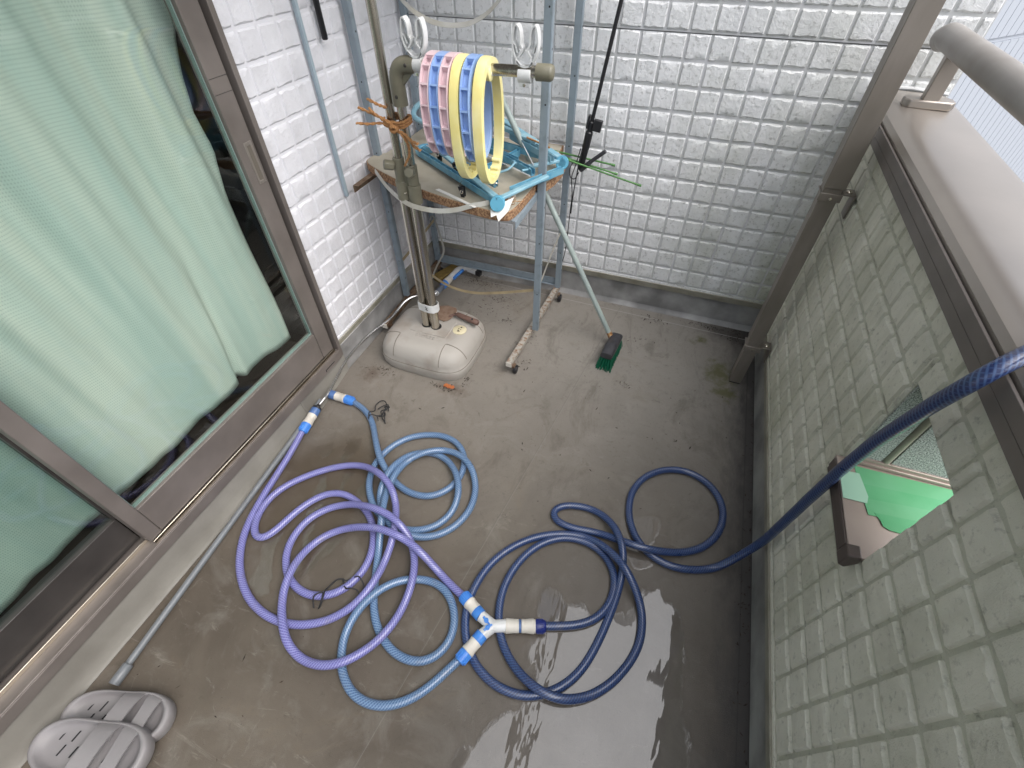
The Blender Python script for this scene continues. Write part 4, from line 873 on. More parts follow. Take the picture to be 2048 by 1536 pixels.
NAVY = [[-86,438,14],[-63,446,13],[-39,455,14],[-15,464,14],[10,474,14],[33,485,14],[56,499,14],[76,515,14],[93,533,14],[106,555,14],[116,578,14],[122,603,14],[124,630,14],[122,656,14],[115,681,14],[104,704,14],[88,724,14],[69,740,14],[47,752,14],[23,760,14],[-1,765,14],[-26,765,14],[-51,762,14],[-75,756,14],[-97,746,14],[-118,734,14],[-138,718,14],[-155,701,14],[-171,682,14],[-185,661,14],[-197,639,14],[-207,615,14],[-215,590,14],[-221,565,14],[-225,539,14],[-226,513,14],[-225,487,14],[-221,461,14],[-214,435,14],[-205,410,14],[-193,386,14],[-179,365,14],[-162,346,14],[-144,329,15],[-124,314,18],[-103,300,24],[-80,289,30],[-57,280,35],[-33,273,39],[-9,270,40],[15,270,39],[39,273,35],[62,280,30],[84,291,24],[106,304,18],[126,319,15],[145,337,14],[163,357,14],[179,378,14],[193,401,14],[206,425,14],[217,450,14],[225,474,14],[231,499,14],[233,524,14],[232,548,14],[229,573,14],[223,597,15],[213,618,22],[201,636,33],[186,654,44],[170,671,53],[152,688,60],[134,705,62],[114,721,60],[93,737,53],[71,752,44],[49,766,33],[25,776,22],[1,781,15],[-24,781,14],[-49,777,14],[-75,771,14],[-99,763,14],[-123,753,14],[-146,741,14],[-168,728,14],[-189,713,14],[-209,696,14],[-228,678,14],[-245,659,14],[-261,639,14],[-275,618,14],[-287,597,14],[-298,574,14],[-306,550,14],[-313,526,14],[-317,501,14],[-320,477,14],[-321,452,14],[-319,427,14],[-315,401,14],[-308,376,14],[-297,352,14],[-284,328,14],[-267,307,13],[-247,288,13],[-226,272,14],[-202,259,14],[-177,250,14],[-152,243,14],[-126,241,14],[-101,241,14],[-76,244,14],[-51,251,14],[-28,261,14],[-5,274,14],[16,289,14],[35,306,14],[51,325,14],[66,346,13],[78,368,14],[89,392,14],[97,417,14],[105,442,14],[111,468,14],[117,493,14],[122,518,14],[126,542,14],[130,567,14],[134,591,14],[136,616,14],[138,640,14],[139,664,15],[139,686,21],[137,706,30],[133,726,40],[128,745,49],[121,765,55],[112,787,57],[100,809,55],[85,832,49],[67,853,40],[47,872,30],[24,887,21],[0,896,15],[-26,899,14],[-51,897,14],[-77,892,14],[-102,884,14],[-124,873,14],[-140,859,14],[-148,842,14],[-146,826,14],[-134,813,14],[-114,804,14],[-90,801,14],[-64,801,14],[-39,804,14],[-13,808,14],[13,812,14],[38,813,16],[63,811,21],[88,808,27],[112,805,33],[137,802,37],[163,801,40],[190,802,40],[218,806,37],[245,813,33],[272,822,27],[298,832,21],[323,844,16],[345,856,14],[366,870,14],[386,885,14],[403,903,14],[418,923,14],[431,945,14],[441,968,14],[449,992,14],[453,1016,14],[454,1041,14],[453,1065,14],[447,1089,14],[438,1112,14],[424,1134,14],[408,1153,14],[388,1169,14],[365,1182,14],[341,1190,14],[317,1195,14],[292,1195,14],[268,1190,14],[244,1183,14],[221,1172,14],[199,1158,14],[179,1141,14],[160,1121,14],[144,1100,14],[132,1076,14],[122,1051,14],[116,1026,14],[113,1000,14],[114,973,14],[117,947,14],[122,922,14],[131,897,14],[142,873,14],[157,851,14],[174,831,14],[194,815,14],[216,801,14],[239,792,14],[263,786,14],[288,783,14],[314,784,14],[340,788,14],[370,797,13],[402,810,11],[430,825,12],[453,838,24],[470,849,44],[485,858,70],[500,867,99],[513,874,129],[522,878,160],[527,878,191],[528,875,223],[527,870,256],[525,865,289],[523,860,322],[522,855,354],[521,852,385],[520,849,415],[520,846,445],[519,843,475],[518,840,506],[517,836,536],[516,832,567],[515,828,597],[514,824,627],[513,820,657],[511,815,688],[510,810,719],[509,805,749],[508,799,779],[507,793,809],[505,786,839],[504,778,870],[503,769,900],[501,760,928],[500,751,957],[499,742,987],[497,732,1016],[496,722,1045],[496,712,1074],[498,705,1102],[508,708,1127],[529,724,1142],[555,745,1153],[583,765,1164],[611,782,1170],[639,799,1171],[666,816,1168],[693,833,1166],[719,849,1164],[745,865,1160],[770,880,1152],[793,895,1138],[812,908,1117],[827,918,1092],[836,925,1065],[842,931,1037],[846,935,1006],[848,938,971],[850,940,939],[852,942,909],[853,943,879],[853,943,848],[854,944,815],[854,944,782],[854,944,749],[855,945,716]]

# ================================================================== FOLDED PEG HANGER ON THE SHELF BOARD
pg = thing('peg_hanger', 'turquoise folding peg hanger frame dumped on the shelf board', 'peg hanger', (-.85, 1.8, .83))
def chan(a, b, m=M_cyan, w_=.019, h_=.024, parent=pg):
    a, b = Vector(a), Vector(b); d = (b - a).normalized(); sd_ = d.cross(Vector((0, 0, 1))).normalized(); u = sd_.cross(d)
    g_ = G(); g_.bar(a, b, w_, .003, u)
    g_.bar(a + sd_ * (w_ / 2 - .0012) + u * h_ / 2, b + sd_ * (w_ / 2 - .0012) + u * h_ / 2, .0024, h_, u)
    g_.bar(a - sd_ * (w_ / 2 - .0012) + u * h_ / 2, b - sd_ * (w_ / 2 - .0012) + u * h_ / 2, .0024, h_, u)
    n_ = int((b - a).length / .045)
    for k in range(1, n_): g_.bar(a + d * (k * .045) + u * h_ * .4 - d * .001, a + d * (k * .045) + u * h_ * .4 + d * .001, w_ - .003, h_ * .8, u)
    return part('frame_bar', g_, m, parent, bevel=.0006)
Hh1, Hh2 = Vector((-.615, 1.500, .850)), Vector((-.490, 1.905, .862))
Lc, Bc = Vector((-1.115, 1.835, .838)), Vector((-1.235, 2.130, .850))
chan(Hh1 + Vector((-.015, .008, -.004)), Lc)
chan(Hh2 + Vector((-.015, .005, -.006)), Bc + Vector((.02, 0, 0)))
chan(Lc + Vector((.014, .02, 0)), Lc + Vector((.10, .19, .004)))
part('frame_end', G().tube(cat_rom([Lc, Lc + Vector((-.022, .022, .006)), Lc + Vector((-.022, .055, .012)), Lc + Vector((.008, .075, .014)), Lc + Vector((.06, .06, .014))], 5), .0095, 10), M_cyan, pg, smooth=60)
A2, B2 = Vector((-.985, 1.795, .880)), Vector((-1.14, 2.165, .90))
fb = G().bar(Hh1 + Vector((-.005, .012, .012)), A2, .024, .012).bar(Hh1 + Vector((.004, .016, .012)), Vector((-.500, 1.735, .872)), .022, .012)
part('faded_arm', fb, M_cyanl, pg, bevel=.003)
part('faded_arm', G().bar(Hh2 + Vector((.0, .004, .012)), Vector((-.86, 2.12, .935)), .030, .012).bar(Hh2 + Vector((-.012, -.01, .010)), Vector((-.60, 1.80, .870)), .022, .012), M_cyanl, pg, bevel=.003)
part('faded_arm', G().bar(Vector((-.62, 1.965, .905)), Vector((-1.12, 2.13, .965)), .026, .014), M_cyanl, pg, bevel=.003)
chan((-.60, 1.60, .846), (-.47, 1.84, .850))
chan((-.80, 1.66, .842), (-.70, 1.96, .846)); chan((-.66, 1.83, .862), (-1.05, 2.03, .865), M_cyan)
part('frame_end', G().tube(cat_rom([(-1.10, 2.02, .90), (-1.205, 2.00, .925), (-1.235, 2.05, .95), (-1.21, 2.12, .965), (-1.12, 2.14, .965)], 5), .012, 10), M_cyanl, pg, smooth=60)
chan((-1.07, 1.87, .858), (-.66, 1.60, .862)); chan((-.93, 1.98, .866), (-.56, 1.74, .864)); chan((-1.02, 2.06, .872), (-.80, 1.76, .858))
chan((-.90, 1.90, .885), (-.74, 1.66, .868), M_cyanl); chan((-.76, 2.03, .885), (-.52, 1.86, .876), M_cyanl)
part('frame_end', G().tube(cat_rom([(-.70, 1.70, .868), (-.655, 1.715, .885), (-.64, 1.745, .90), (-.66, 1.775, .89), (-.62, 1.79, .875), (-.58, 1.76, .88), (-.60, 1.72, .885)], 5), .0045, 8), M_cyanl, pg, smooth=60)
for k in range(6):
    x = -1.04 + .075 * k; y = 1.845 - .052 * k
    part('spring_clip', G().tube(cat_rom([(x, y, .872), (x + .008, y - .002, .884), (x + .016, y + .004, .880), (x + .012, y + .012, .868), (x + .004, y + .010, .864)], 4), .0018, 6), M_bright, pg)
for hp, ax in ((Hh1, Vector((.25, -1, .35))), (Hh2, Vector((.25, -1, .35)))):
    ax = ax.normalized(); d_ = part('hinge_disc', G().lathe(hp - ax * .018, ax, [(0, .027), (.034, .027), (.037, .025), (.037, .015), (.0355, .0145), (.0355, .001)], 28), mat('turquoise_hinge', (.09, .31, .44), .4) if hp is Hh1 else bpy.data.materials['turquoise_hinge'], pg, smooth=40)
for a_, b_ in (((-1.09, 1.86, .872), (-.80, 1.70, .872)), ((-.80, 1.83, .880), (-.56, 1.70, .878)), ((-.72, 2.02, .90), (-.58, 1.80, .880))):
    part('wire', G().tube([a_, b_], .0022, 6), M_white, pg)
for k, (x, y, z, dz) in enumerate(((-1.00, 1.80, .862, .02), (-.875, 1.705, .858, .02), (-.775, 1.545, .845, -.02))):
    c_ = thing('black_peg', ('black spring peg nearest the laundry poles, on the turquoise frame', 'black spring peg halfway along the turquoise frame', 'black spring peg hanging over the near bar of the turquoise frame')[k], 'peg', (x, y, z), 'black pegs on the turquoise frame')
    for s_ in (-1, 1):
        part('jaw', G().prism([(-.012, .030), (.012, .030), (.009, 0), (.005, -.030), (-.005, -.030), (-.009, 0)], (x, y + s_ * .004, z), (1, 0, 0), (0, -.25, .95), (0, s_ * .004, 0)), M_blk, c_, bevel=.001)
    part('spring', G().tube([(x + .006 * math.cos(q * .6), y - .0105, z + .008 + .006 * math.sin(q * .6)) for q in range(11)], .0015, 6).tube([(x - .003, y - .01, z + .012), (x - .004, y - .006, z + .038), (x + .001, y - .004, z + .046)], .001, 6), M_bright, c_)

# ================================================================== GREEN STAKES
for k, (a_, b_, lb) in enumerate((((-.66, 2.10, .838), (-.305, 2.12, .796), 'green garden stake, topmost of three poking right past the rack'), ((-.64, 2.075, .838), (-.288, 2.115, .762), 'green garden stake, middle of three with a pale cap'), ((-.62, 2.05, .842), (-.176, 2.115, .727), 'longest green garden stake, lowest of the three'))):
    o = thing('garden_stake', lb, 'stake', b_, 'green garden stakes on the shelf board')
    v = (Vector(b_) - Vector(a_)); n_ = 9; pts = []; rs = []
    for q in range(n_):
        for dd, rr_ in ((-.003, .0042), (0, .0052), (.003, .0042)):
            pts.append(Vector(a_) + v * ((q + .5) / n_) + v.normalized() * dd); rs.append(rr_ * .95)
    part('stake_rod', G().tube([a_] + pts + [b_], [.0042] + rs + [.0042], 10), M_green, o, smooth=50)
    part('stake_cap', G().cyl(Vector(b_) - v.normalized() * .014, Vector(b_) + v.normalized() * .002, .0056, 10), M_green, o)

# ================================================================== BLACK POLE WITH CORD
bp_ = thing('black_pole', 'thin black pole with a clamp and wrist cord hanging against the back wall', 'pole', (-.45, 2.11, .77))
a_, b_ = Vector((-.448, 2.10, .80)), Vector((-.368, 2.10, 1.361)); d_ = (b_ - a_).normalized()
part('shaft', G().cyl(a_ + d_ * .10, a_ + d_ * 1.3, .0078, 16), M_blk, bp_)
part('grip_sleeve', G().lathe(a_ - d_ * .035, d_, [(0, .010), (.01, .0135), (.09, .015), (.10, .0165), (.16, .0165), (.165, .012), (.20, .0125), (.205, .008)], 16), M_blk, bp_, bevel=.0005)
part('clamp_block', G().obox(a_ + d_ * .155 + Vector((.028, -.004, 0)), d_ * .022, d_.cross(Vector((0, 1, 0))) * .018, (0, .010, 0)), M_blk, bp_, bevel=.002)
part('clamp_fin', G().obox(a_ + d_ * .155 + Vector((-.012, -.004, .012)), d_ * .026, d_.cross(Vector((0, 1, 0))) * .005, (0, .010, 0)), M_blk, bp_, bevel=.002)
part('folding_crank', G().tube([(-.452, 2.10, .765), (-.430, 2.095, .785), (-.405, 2.09, .812)], [.012, .0115, .009], 12).tube([(-.405, 2.09, .812), (-.348, 2.085, .862)], [.0085, .0085], 12), M_dgrey, bp_)
part('wrist_cord', G().tube(cat_rom([(-.458, 2.09, .86), (-.470, 2.085, .80), (-.478, 2.085, .77), (-.486, 2.085, .735), (-.483, 2.085, .70), (-.478, 2.09, .65), (-.480, 2.09, .56), (-.482, 2.09, .45), (-.487, 2.095, .36), (-.498, 2.10, .285)], 5), .0024, 6), M_cord, bp_)
part('wrist_cord', G().tube(cat_rom([(-.45, 2.085, .86), (-.458, 2.08, .80), (-.462, 2.08, .755), (-.467, 2.08, .70), (-.473, 2.085, .62), (-.475, 2.088, .56)], 5), .0028, 6), M_cord, bp_)
part('wrist_cord', G().tube(cat_rom([(-.485, 2.085, .80), (-.497, 2.082, .77), (-.492, 2.082, .735), (-.47, 2.08, .73), (-.455, 2.08, .76)], 5), .0024, 6), M_cord, bp_)

# ================================================================== BROOM
br = thing('deck_broom', 'pale green handled deck broom with green bristles leaning into the rack', 'broom', (-.14, 1.78, 0))
a_, b_ = Vector((-.158, 1.872, .052)), Vector((-.800, 2.0, 1.062)); d_ = (b_ - a_).normalized()
part('handle', G().cyl(a_ + d_ * .015, b_, .0128, 18), M_broom, br, smooth=50)
part('rusty_ferrule', G().cyl(a_ - d_ * .012, a_ + d_ * .022, .0133, 18), mat('rusty_ferrule', (.50, .30, .13), .7, color2=(.20, .07, .02), noise_scale=90), br, smooth=50)
part('ferrule_screw', G().lathe(a_ + Vector((.002, -.012, .004)), (0.2, -1, .5), [(0, .004), (.002, .003), (.0025, .001)], 8), M_bright, br)
hd_c = Vector((-.134, 1.795, .052)); ex = Vector((.09, 1, .0)).normalized(); ey = Vector((1, -.09, 0)).normalized(); ez = Vector((0, 0, 1))
hv = []; hf = []; NS = 12; secs = []
for i in range(15):
    t = -1 + 2 * i / 14; wdt = .032 * (1 - .06 * t * t) ; top = .020 + .013 * math.exp(-((t + .25) / .35) ** 2); L_ = .100
    for k in range(NS):
        a = 2 * math.pi * k / NS; cx_, sz_ = math.cos(a), math.sin(a)
        cx_ = math.copysign(abs(cx_) ** .55, cx_); sz_ = math.copysign(abs(sz_) ** .7, sz_)
        hv.append(hd_c + ex * (L_ * t) + ey * (wdt * cx_) + ez * ((top if sz_ > 0 else .014) * sz_ + .012 * (t > .9) * 0 - .012 * t))
for i in range(14):
    for k in range(NS): hf.append((i * NS + k, i * NS + (k + 1) % NS, (i + 1) * NS + (k + 1) % NS, (i + 1) * NS + k))
hf += [tuple(range(NS))[::-1], tuple(range(14 * NS, 15 * NS))]
part('brush_head', G().add(hv, hf), M_dgrey, br, smooth=50)
bg_ = G(); rr = random.Random(5)
for i in range(22):
    for j in range(6):
        t = -1 + 2 * i / 21; u = -1 + 2 * j / 5
        p0 = hd_c + ex * (.092 * t) + ey * (.026 * u) + Vector((0, 0, -.010 - .012 * t))
        for q in range(3):
            end = p0 + ex * (-.016 + .034 * min(0, t + .2) + rr.uniform(-.005, .005)) + ey * (.010 * u + rr.uniform(-.006, .006)); end.z = .001
            bg_.tube([p0, (p0 + end) / 2 + Vector((0, 0, .004)), end], [.0026, .0024, .0018], 4, cap=False)
part('bristles', bg_, M_bristle, br, kind='stuff')

# ================================================================== THINGS ON THE HOUSE WALL
o = part('wall_pipe', G().box(-1.337, -1.322, 1.548, 1.560, .742, 2.45).box(-1.337, -1.327, 1.5602, 1.568, .742, 2.45), M_wallpipe, bevel=.002)
tag(o, 'pale blue painted strip running down the white house wall', 'pipe')
o = part('black_rod', G().lathe((-1.318, 1.648, 1.268), (0, 0, 1), [(0, .008), (.003, .0105), (1.15, .0105)], 16), M_blk)
tag(o, 'short black rod end hanging high against the house wall', 'rod')
# twine round the poles
tn = thing('twine_tie', 'frayed orange brown jute twine knotted around the twin laundry poles', 'twine', (-.98, 1.50, 1.07))
rr = random.Random(9)
def twine(pts, r_=.0032, name='twine_end'):
    pts = cat_rom(pts, 6); path = []
    for s_ in (0, math.pi):
        g_ = G().tube([p + Vector((.0022 * math.cos(i * 1.1 + s_), .0022 * math.sin(i * 1.1 + s_), .0018 * math.sin(i * 1.1 + s_))) for i, p in enumerate(pts)], r_, 6); path.append(g_)
    g_ = path[0].add(path[1].v, path[1].f); g_.uv = []
    return part(name, g_, M_twine, tn, smooth=60)
E_ = lambda x, z, y=1.478: (x, y, z)
for dz in (.0, .008, .016):
    twine([(PX1 - .022, 1.505, 1.072 + dz), (PX1 - .008, 1.486, 1.070 + dz), (PX2 - .012, 1.490, 1.066 + dz), (PX2 + .010, 1.488, 1.070 + dz), (PX2 + .023, 1.505, 1.076 + dz), (PX2 + .015, 1.535, 1.078 + dz), (PX1, 1.540, 1.078 + dz), (PX1 - .022, 1.525, 1.074 + dz)], name='twine_wrap')
twine([E_(-.985, 1.068), E_(-1.03, 1.078), E_(-1.07, 1.077, 1.46), E_(-1.115, 1.078, 1.45)])
twine([E_(-.985, 1.072), E_(-1.02, 1.092), E_(-1.065, 1.110, 1.47), E_(-1.108, 1.122, 1.47)])
twine([E_(-.99, 1.073), E_(-1.02, 1.088), E_(-1.045, 1.115, 1.46), E_(-1.058, 1.128, 1.46)])
twine([E_(-1.01, 1.125, 1.49), E_(-1.035, 1.135, 1.48), E_(-1.068, 1.150, 1.475)])
twine([E_(-.985, 1.068), E_(-.945, 1.052), E_(-.91, 1.046, 1.45), E_(-.865, 1.050, 1.42)])
twine([E_(-.985, 1.064), E_(-.93, 1.040), E_(-.90, 1.030, 1.45), E_(-.858, 1.030, 1.42)])
twine([E_(-.96, 1.055), E_(-.938, 1.020), E_(-.940, .985), E_(-.952, .965), E_(-.965, .945)])
twine([E_(-.97, 1.068, 1.475), E_(-.985, 1.075, 1.468), E_(-.998, 1.066, 1.475), E_(-.983, 1.058, 1.47), E_(-.965, 1.070, 1.475)], .0042, 'twine_knot')
for k, pts in enumerate(([(-.70, 1.72, .90), (-.695, 1.71, .87), (-.705, 1.70, .835)], [(-.66, 1.95, .925), (-.60, 1.93, .918), (-.545, 1.90, .915)])):
    o = part('twine_strand', G().tube(cat_rom(pts, 5), .0042, 7), M_twine)
    tag(o, ('short upright strand of brown twine on the turquoise frame', 'strand of brown twine lying along the rear arm of the turquoise frame')[k], 'twine')

# ================================================================== HOSES AND FITTINGS
def connector(name, label, a, b, ringm, nutm, group, tail=None):
    a, b = Vector(a), Vector(b); d = b - a; L = d.length; d.normalize()
    o = thing(name, label, 'hose fitting', a, group)
    n_ = L * .34
    nut = part('ribbed_nut', G().lathe(a, d, [(0, .0125), (.002, .0175), (n_ * .5, .0195), (n_, .0205)], 28), nutm, o, smooth=50)
    rb = G()
    perp = d.cross(Vector((0, 0, 1))).normalized(); up_ = perp.cross(d)
    for k in range(16):
        q = 2 * math.pi * k / 16; r_ = perp * math.cos(q) + up_ * math.sin(q); tt = perp * -math.sin(q) + up_ * math.cos(q)
        rb.obox(a + d * (n_ * .55) + r_ * .0195, d * n_ * .38, tt * .0011, r_ * .0016)
    part('nut_ribs', rb, nutm, nut)
    part('soft_sleeve', G().lathe(a + d * n_, d, [(0, .0195), (.001, .0215), (L * .09, .0215), (L * .10, .0205), (L * .25, .0195), (L * .36, .0205), (L * .38, .021), (L * .40, .0205)], 28), M_cwhite, o, smooth=50)
    part('release_ring', G().lathe(a + d * (n_ + L * .40), d, [(0, .0195), (.001, .0205), (L * .255, .0205), (L * .26, .014)], 28), ringm, o, smooth=50)
    return o
M_cs = M_cslate
connector('hose_connector', 'blue and white coupling on the lilac hose end, fed by the chrome hose', (-1.270, .808, .040), (-1.283, .930, .050), M_cs, M_cblue, None)
connector('hose_connector', 'blue and white coupling on the loose sky blue hose end near black cord', (-1.172, 1.046, .022), (-1.300, 1.046, .024), M_cs, M_cblue, None)
connector('hose_connector', 'blue and white coupling joining the lilac hose to the Y splitter', (-.345, .440, .028), (-.262, .400, .030), M_cblue, M_cblue, None)
connector('hose_connector', 'blue and white coupling joining the sky blue hose to the Y splitter', (-.275, .258, .026), (-.237, .352, .030), M_cblue, M_cblue, None)
# the splitter and its navy outlet
ys = thing('y_splitter', 'white Y shaped tap splitter with two small blue levers on the floor', 'hose splitter', (-.22, .385, 0))
yc = Vector((-.213, .386, .030))
part('splitter_body', G().tube([(-.262, .400, .030), yc], .0182, 20).tube([(-.239, .347, .030), yc], .0182, 20).tube([yc, (-.168, .404, .030)], .0190, 20).lathe(yc, (0, 0, 1), [(-.018, .001), (-.016, .014), (0, .0195), (.014, .015), (.017, .001)], 20), M_white, ys, smooth=60)
for p_, q_ in (((-.250, .396, .0475), (-.222, .381, .0475)), ((-.234, .360, .0475), (-.216, .385, .0475))):
    pv = Vector(p_) * .55 + Vector(q_) * .45
    part('lever', G().lathe(pv, (0, 0, 1), [(-.004, .0075), (.003, .0075), (.0035, .0035), (.001, .003)], 16).tube([p_, q_], [.0042, .0028], 8), M_cblue, ys)
ax = Vector((.94, .335, 0)).normalized(); s0 = Vector((-.196, .394, .027))
part('outlet_sleeve', G().lathe(s0, ax, [(0, .0175), (.006, .0185), (.014, .0185), (.015, .0205), (.020, .0205), (.022, .0225), (.048, .0205), (.062, .0205), (.063, .016)], 28), M_cwhite, ys, smooth=45)
part('outlet_ring', G().lathe(s0 + ax * .063, ax, [(0, .0195), (.007, .0195)], 28), M_cslate, ys)
cn = thing('hose_connector', 'white and navy coupling on the navy hose end at the splitter outlet', 'hose fitting', tuple(s0 + ax * .07))
part('soft_sleeve', G().lathe(s0 + ax * .070, ax, [(0, .016), (.001, .0205), (.012, .0200), (.034, .0225), (.039, .0225), (.040, .0205), (.045, .0205)], 28), M_cwhite, cn, smooth=45)
nut = part('ribbed_nut', G().lathe(s0 + ax * .115, ax, [(0, .0195), (.004, .0205), (.028, .0195), (.033, .016), (.034, .012)], 28), M_cnavy, cn, smooth=45)
rb = G(); pe = Vector((-ax.y, ax.x, 0))
for k in range(16):
    q = 2 * math.pi * k / 16; r_ = pe * math.cos(q) + Vector((0, 0, 1)) * math.sin(q); tt = pe * -math.sin(q) + Vector((0, 0, 1)) * math.cos(q)
    rb.obox(s0 + ax * .130 + r_ * .0205, ax * .010, tt * .0011, r_ * .0014)
part('nut_ribs', rb, M_cnavy, nut)
def mk_hose(name, data, m, label, r_=.0132):
    pts = [Vector(p) / 1000 for p in data]
    pts = cat_rom(pts, 2)
    for _ in range(3):
        q = [pts[0]] + [(pts[i - 1] + pts[i] * 2 + pts[i + 1]) / 4 for i in range(1, len(pts) - 1)] + [pts[-1]]; pts = q
    o = part(name, G().tube(pts, r_, 14), m, smooth=80); return tag(o, label, 'hose', 'garden hoses on the floor')
mk_hose('garden_hose', PURPLE, M_hp, 'lilac braided garden hose in big loops at the left, nearest the sliding window')
mk_hose('garden_hose', LIGHT, M_hl, 'sky blue braided garden hose in loops in the middle of the floor')
mk_hose('garden_hose', NAVY, M_hn, 'navy braided garden hose in loops at the right, climbing over the parapet')

# chrome shower hose with hand spray
sh = thing('shower_hose', 'thin chrome shower hose running along the wall to the white and blue spray gun', 'hose', (-1.3, 1.3, .05))
cp = cat_rom([(-1.284, .936, .052), (-1.288, .975, .050), (-1.296, 1.03, .046), (-1.312, 1.12, .050), (-1.321, 1.22, .072), (-1.322, 1.34, .078), (-1.320, 1.45, .070), (-1.285, 1.565, .075), (-1.262, 1.62, .10), (-1.255, 1.70, .11), (-1.235, 1.77, .10), (-1.19, 1.835, .07), (-1.178, 1.875, .055), (-1.178, 1.90, .048)], 10)
fine = []
for i in range(len(cp) - 1):
    for k in range(4): fine.append(cp[i].lerp(cp[i + 1], k / 4))
part('armoured_hose', G().tube(fine, [.0062 + (.0009 if i % 2 else 0) for i in range(len(fine))], 10), M_chrome, sh, smooth=30)
part('black_cuff', G().tube([(-1.283, .930, .050), (-1.284, .940, .051)], .0205, 20).tube([(-1.284, .940, .051), (-1.286, .955, .051)], [.012, .008], 14), M_blk, sh)
sp = thing('spray_gun', 'white and blue spray gun with a grey grip lying under the rack', 'spray gun', (-1.16, 2.1, .03))
q0 = Vector((-1.178, 1.90, .045)); q1 = Vector((-1.168, 2.165, .040)); d_ = (q1 - q0).normalized()
part('collar', G().lathe(q0, d_, [(0, .016), (.008, .016)], 20), M_white, sp)
part('grey_grip', G().lathe(q0 + d_ * .008, d_, [(0, .015), (.06, .015), (.075, .013)], 20), mat('grey_blue_rubber', (.14, .16, .20), .5), sp)
part('blue_nut', G().lathe(q0 + d_ * .08, d_, [(0, .016), (.004, .021), (.035, .022)], 24), M_cblue, sp)
part('soft_sleeve', G().lathe(q0 + d_ * .115, d_, [(0, .021), (.006, .0225), (.045, .021), (.05, .019)], 24), M_cwhite, sp)
part('gun_body', G().tube(cat_rom([q0 + d_ * .165, q0 + d_ * .215, q1 + Vector((.006, .012, .002)), q1 + Vector((.040, .030, .004)), q1 + Vector((.062, .032, .004))], 5), [.019, .019, .019, .019, .019, .018, .018, .018, .018, .017, .016, .015, .014, .013, .013, .012, .012, .012, .012, .012, .012][:21], 18), M_white, sp, smooth=60)
part('trigger', G().tube(cat_rom([q0 + d_ * .175 + Vector((.022, 0, 0)), q0 + d_ * .215 + Vector((.027, 0, .004)), q1 + Vector((.034, .008, .004))], 4), .0095, 10), M_cblue, sp, smooth=60)
part('nozzle_block', G().bar(q1 + Vector((.060, .032, .004)), q1 + Vector((.118, .022, .0)), .026, .024), M_white, sp, bevel=.002)
part('black_nozzle', G().bar(q1 + Vector((.118, .022, .0)), q1 + Vector((.150, .016, -.002)), .030, .030), M_blk, sp, bevel=.003)
o = part('mustard_offcut', G().obox((-1.225, 2.135, .022), Vector((.030, .075, 0)), Vector((.030, -.012, 0)), (0, 0, .022)), M_sponge, bevel=.004)
tag(o, 'mustard brown offcut lying behind the spray gun under the rack', 'offcut')
# grey pole along the sill
gp = thing('grey_pole', 'long grey coated pole lying along the window sill with a capped near end', 'pole', (-1.24, 0, .012))
part('pole_tube', G().cyl((-1.223, -.105, .0125), (-1.301, .985, .046), .0105, 18), M_gpole, gp, smooth=60)
part('end_sleeve', G().lathe((-1.2155, -.150, .0155), (-.075 * .6, 1.09 * .6, .015), [(0, .0145), (.001, .0155), (.052, .0150), (.056, .012)], 18), M_gpole, gp, smooth=60)

# black cords tied round the hoses
def cord(label, strands, r_=.0024):
    o = thing('tie_cord', label, 'cord', strands[0][0])
    for s_ in strands: part('cord_strand', G().tube(cat_rom(s_, 6), r_, 6), M_cord, o)
    return o
cord('loose black cord knotted round the lower strand of the lilac hose', [
    [(-.792, .236, .012), (-.800, .262, .040), (-.786, .284, .030), (-.770, .262, .038), (-.776, .240, .010)],
    [(-.775, .245, .010), (-.768, .262, .036), (-.781, .290, .030), (-.783, .310, .016), (-.772, .334, .020), (-.757, .346, .020), (-.738, .346, .022), (-.722, .362, .020), (-.696, .368, .042), (-.670, .352, .030), (-.664, .330, .028), (-.667, .312, .020)],
    [(-.752, .344, .018), (-.737, .334, .020), (-.720, .322, .030), (-.697, .326, .044), (-.680, .330, .03), (-.668, .315, .022), (-.672, .292, .012)],
    [(-.755, .350, .015), (-.742, .335, .012), (-.730, .325, .028)]])
cord('tangled black cord tied to the sky blue hose near its coupling', [
    [(-1.047, .975, .012), (-1.050, .990, .038), (-1.020, 1.000, .036), (-1.012, .992, .012)],
    [(-1.050, .985, .034), (-1.065, 1.012, .030), (-1.055, 1.035, .018), (-1.070, 1.068, .014), (-1.060, 1.096, .016), (-1.036, 1.096, .020), (-1.012, 1.070, .014), (-1.018, 1.045, .010), (-1.006, 1.015, .012), (-.984, 1.000, .010)],
    [(-1.025, 1.000, .034), (-1.012, 1.020, .020), (-1.030, 1.045, .012), (-1.012, 1.058, .020), (-1.028, 1.075, .012), (-1.005, 1.080, .012)],
    [(-1.02, 1.01, .02), (-1.0, 1.03, .012), (-1.012, 1.045, .012), (-.990, 1.012, .014), (-.978, .992, .008)],
    [(-1.05, 1.05, .012), (-1.035, 1.07, .018), (-1.02, 1.09, .012), (-1.0, 1.06, .010)]])

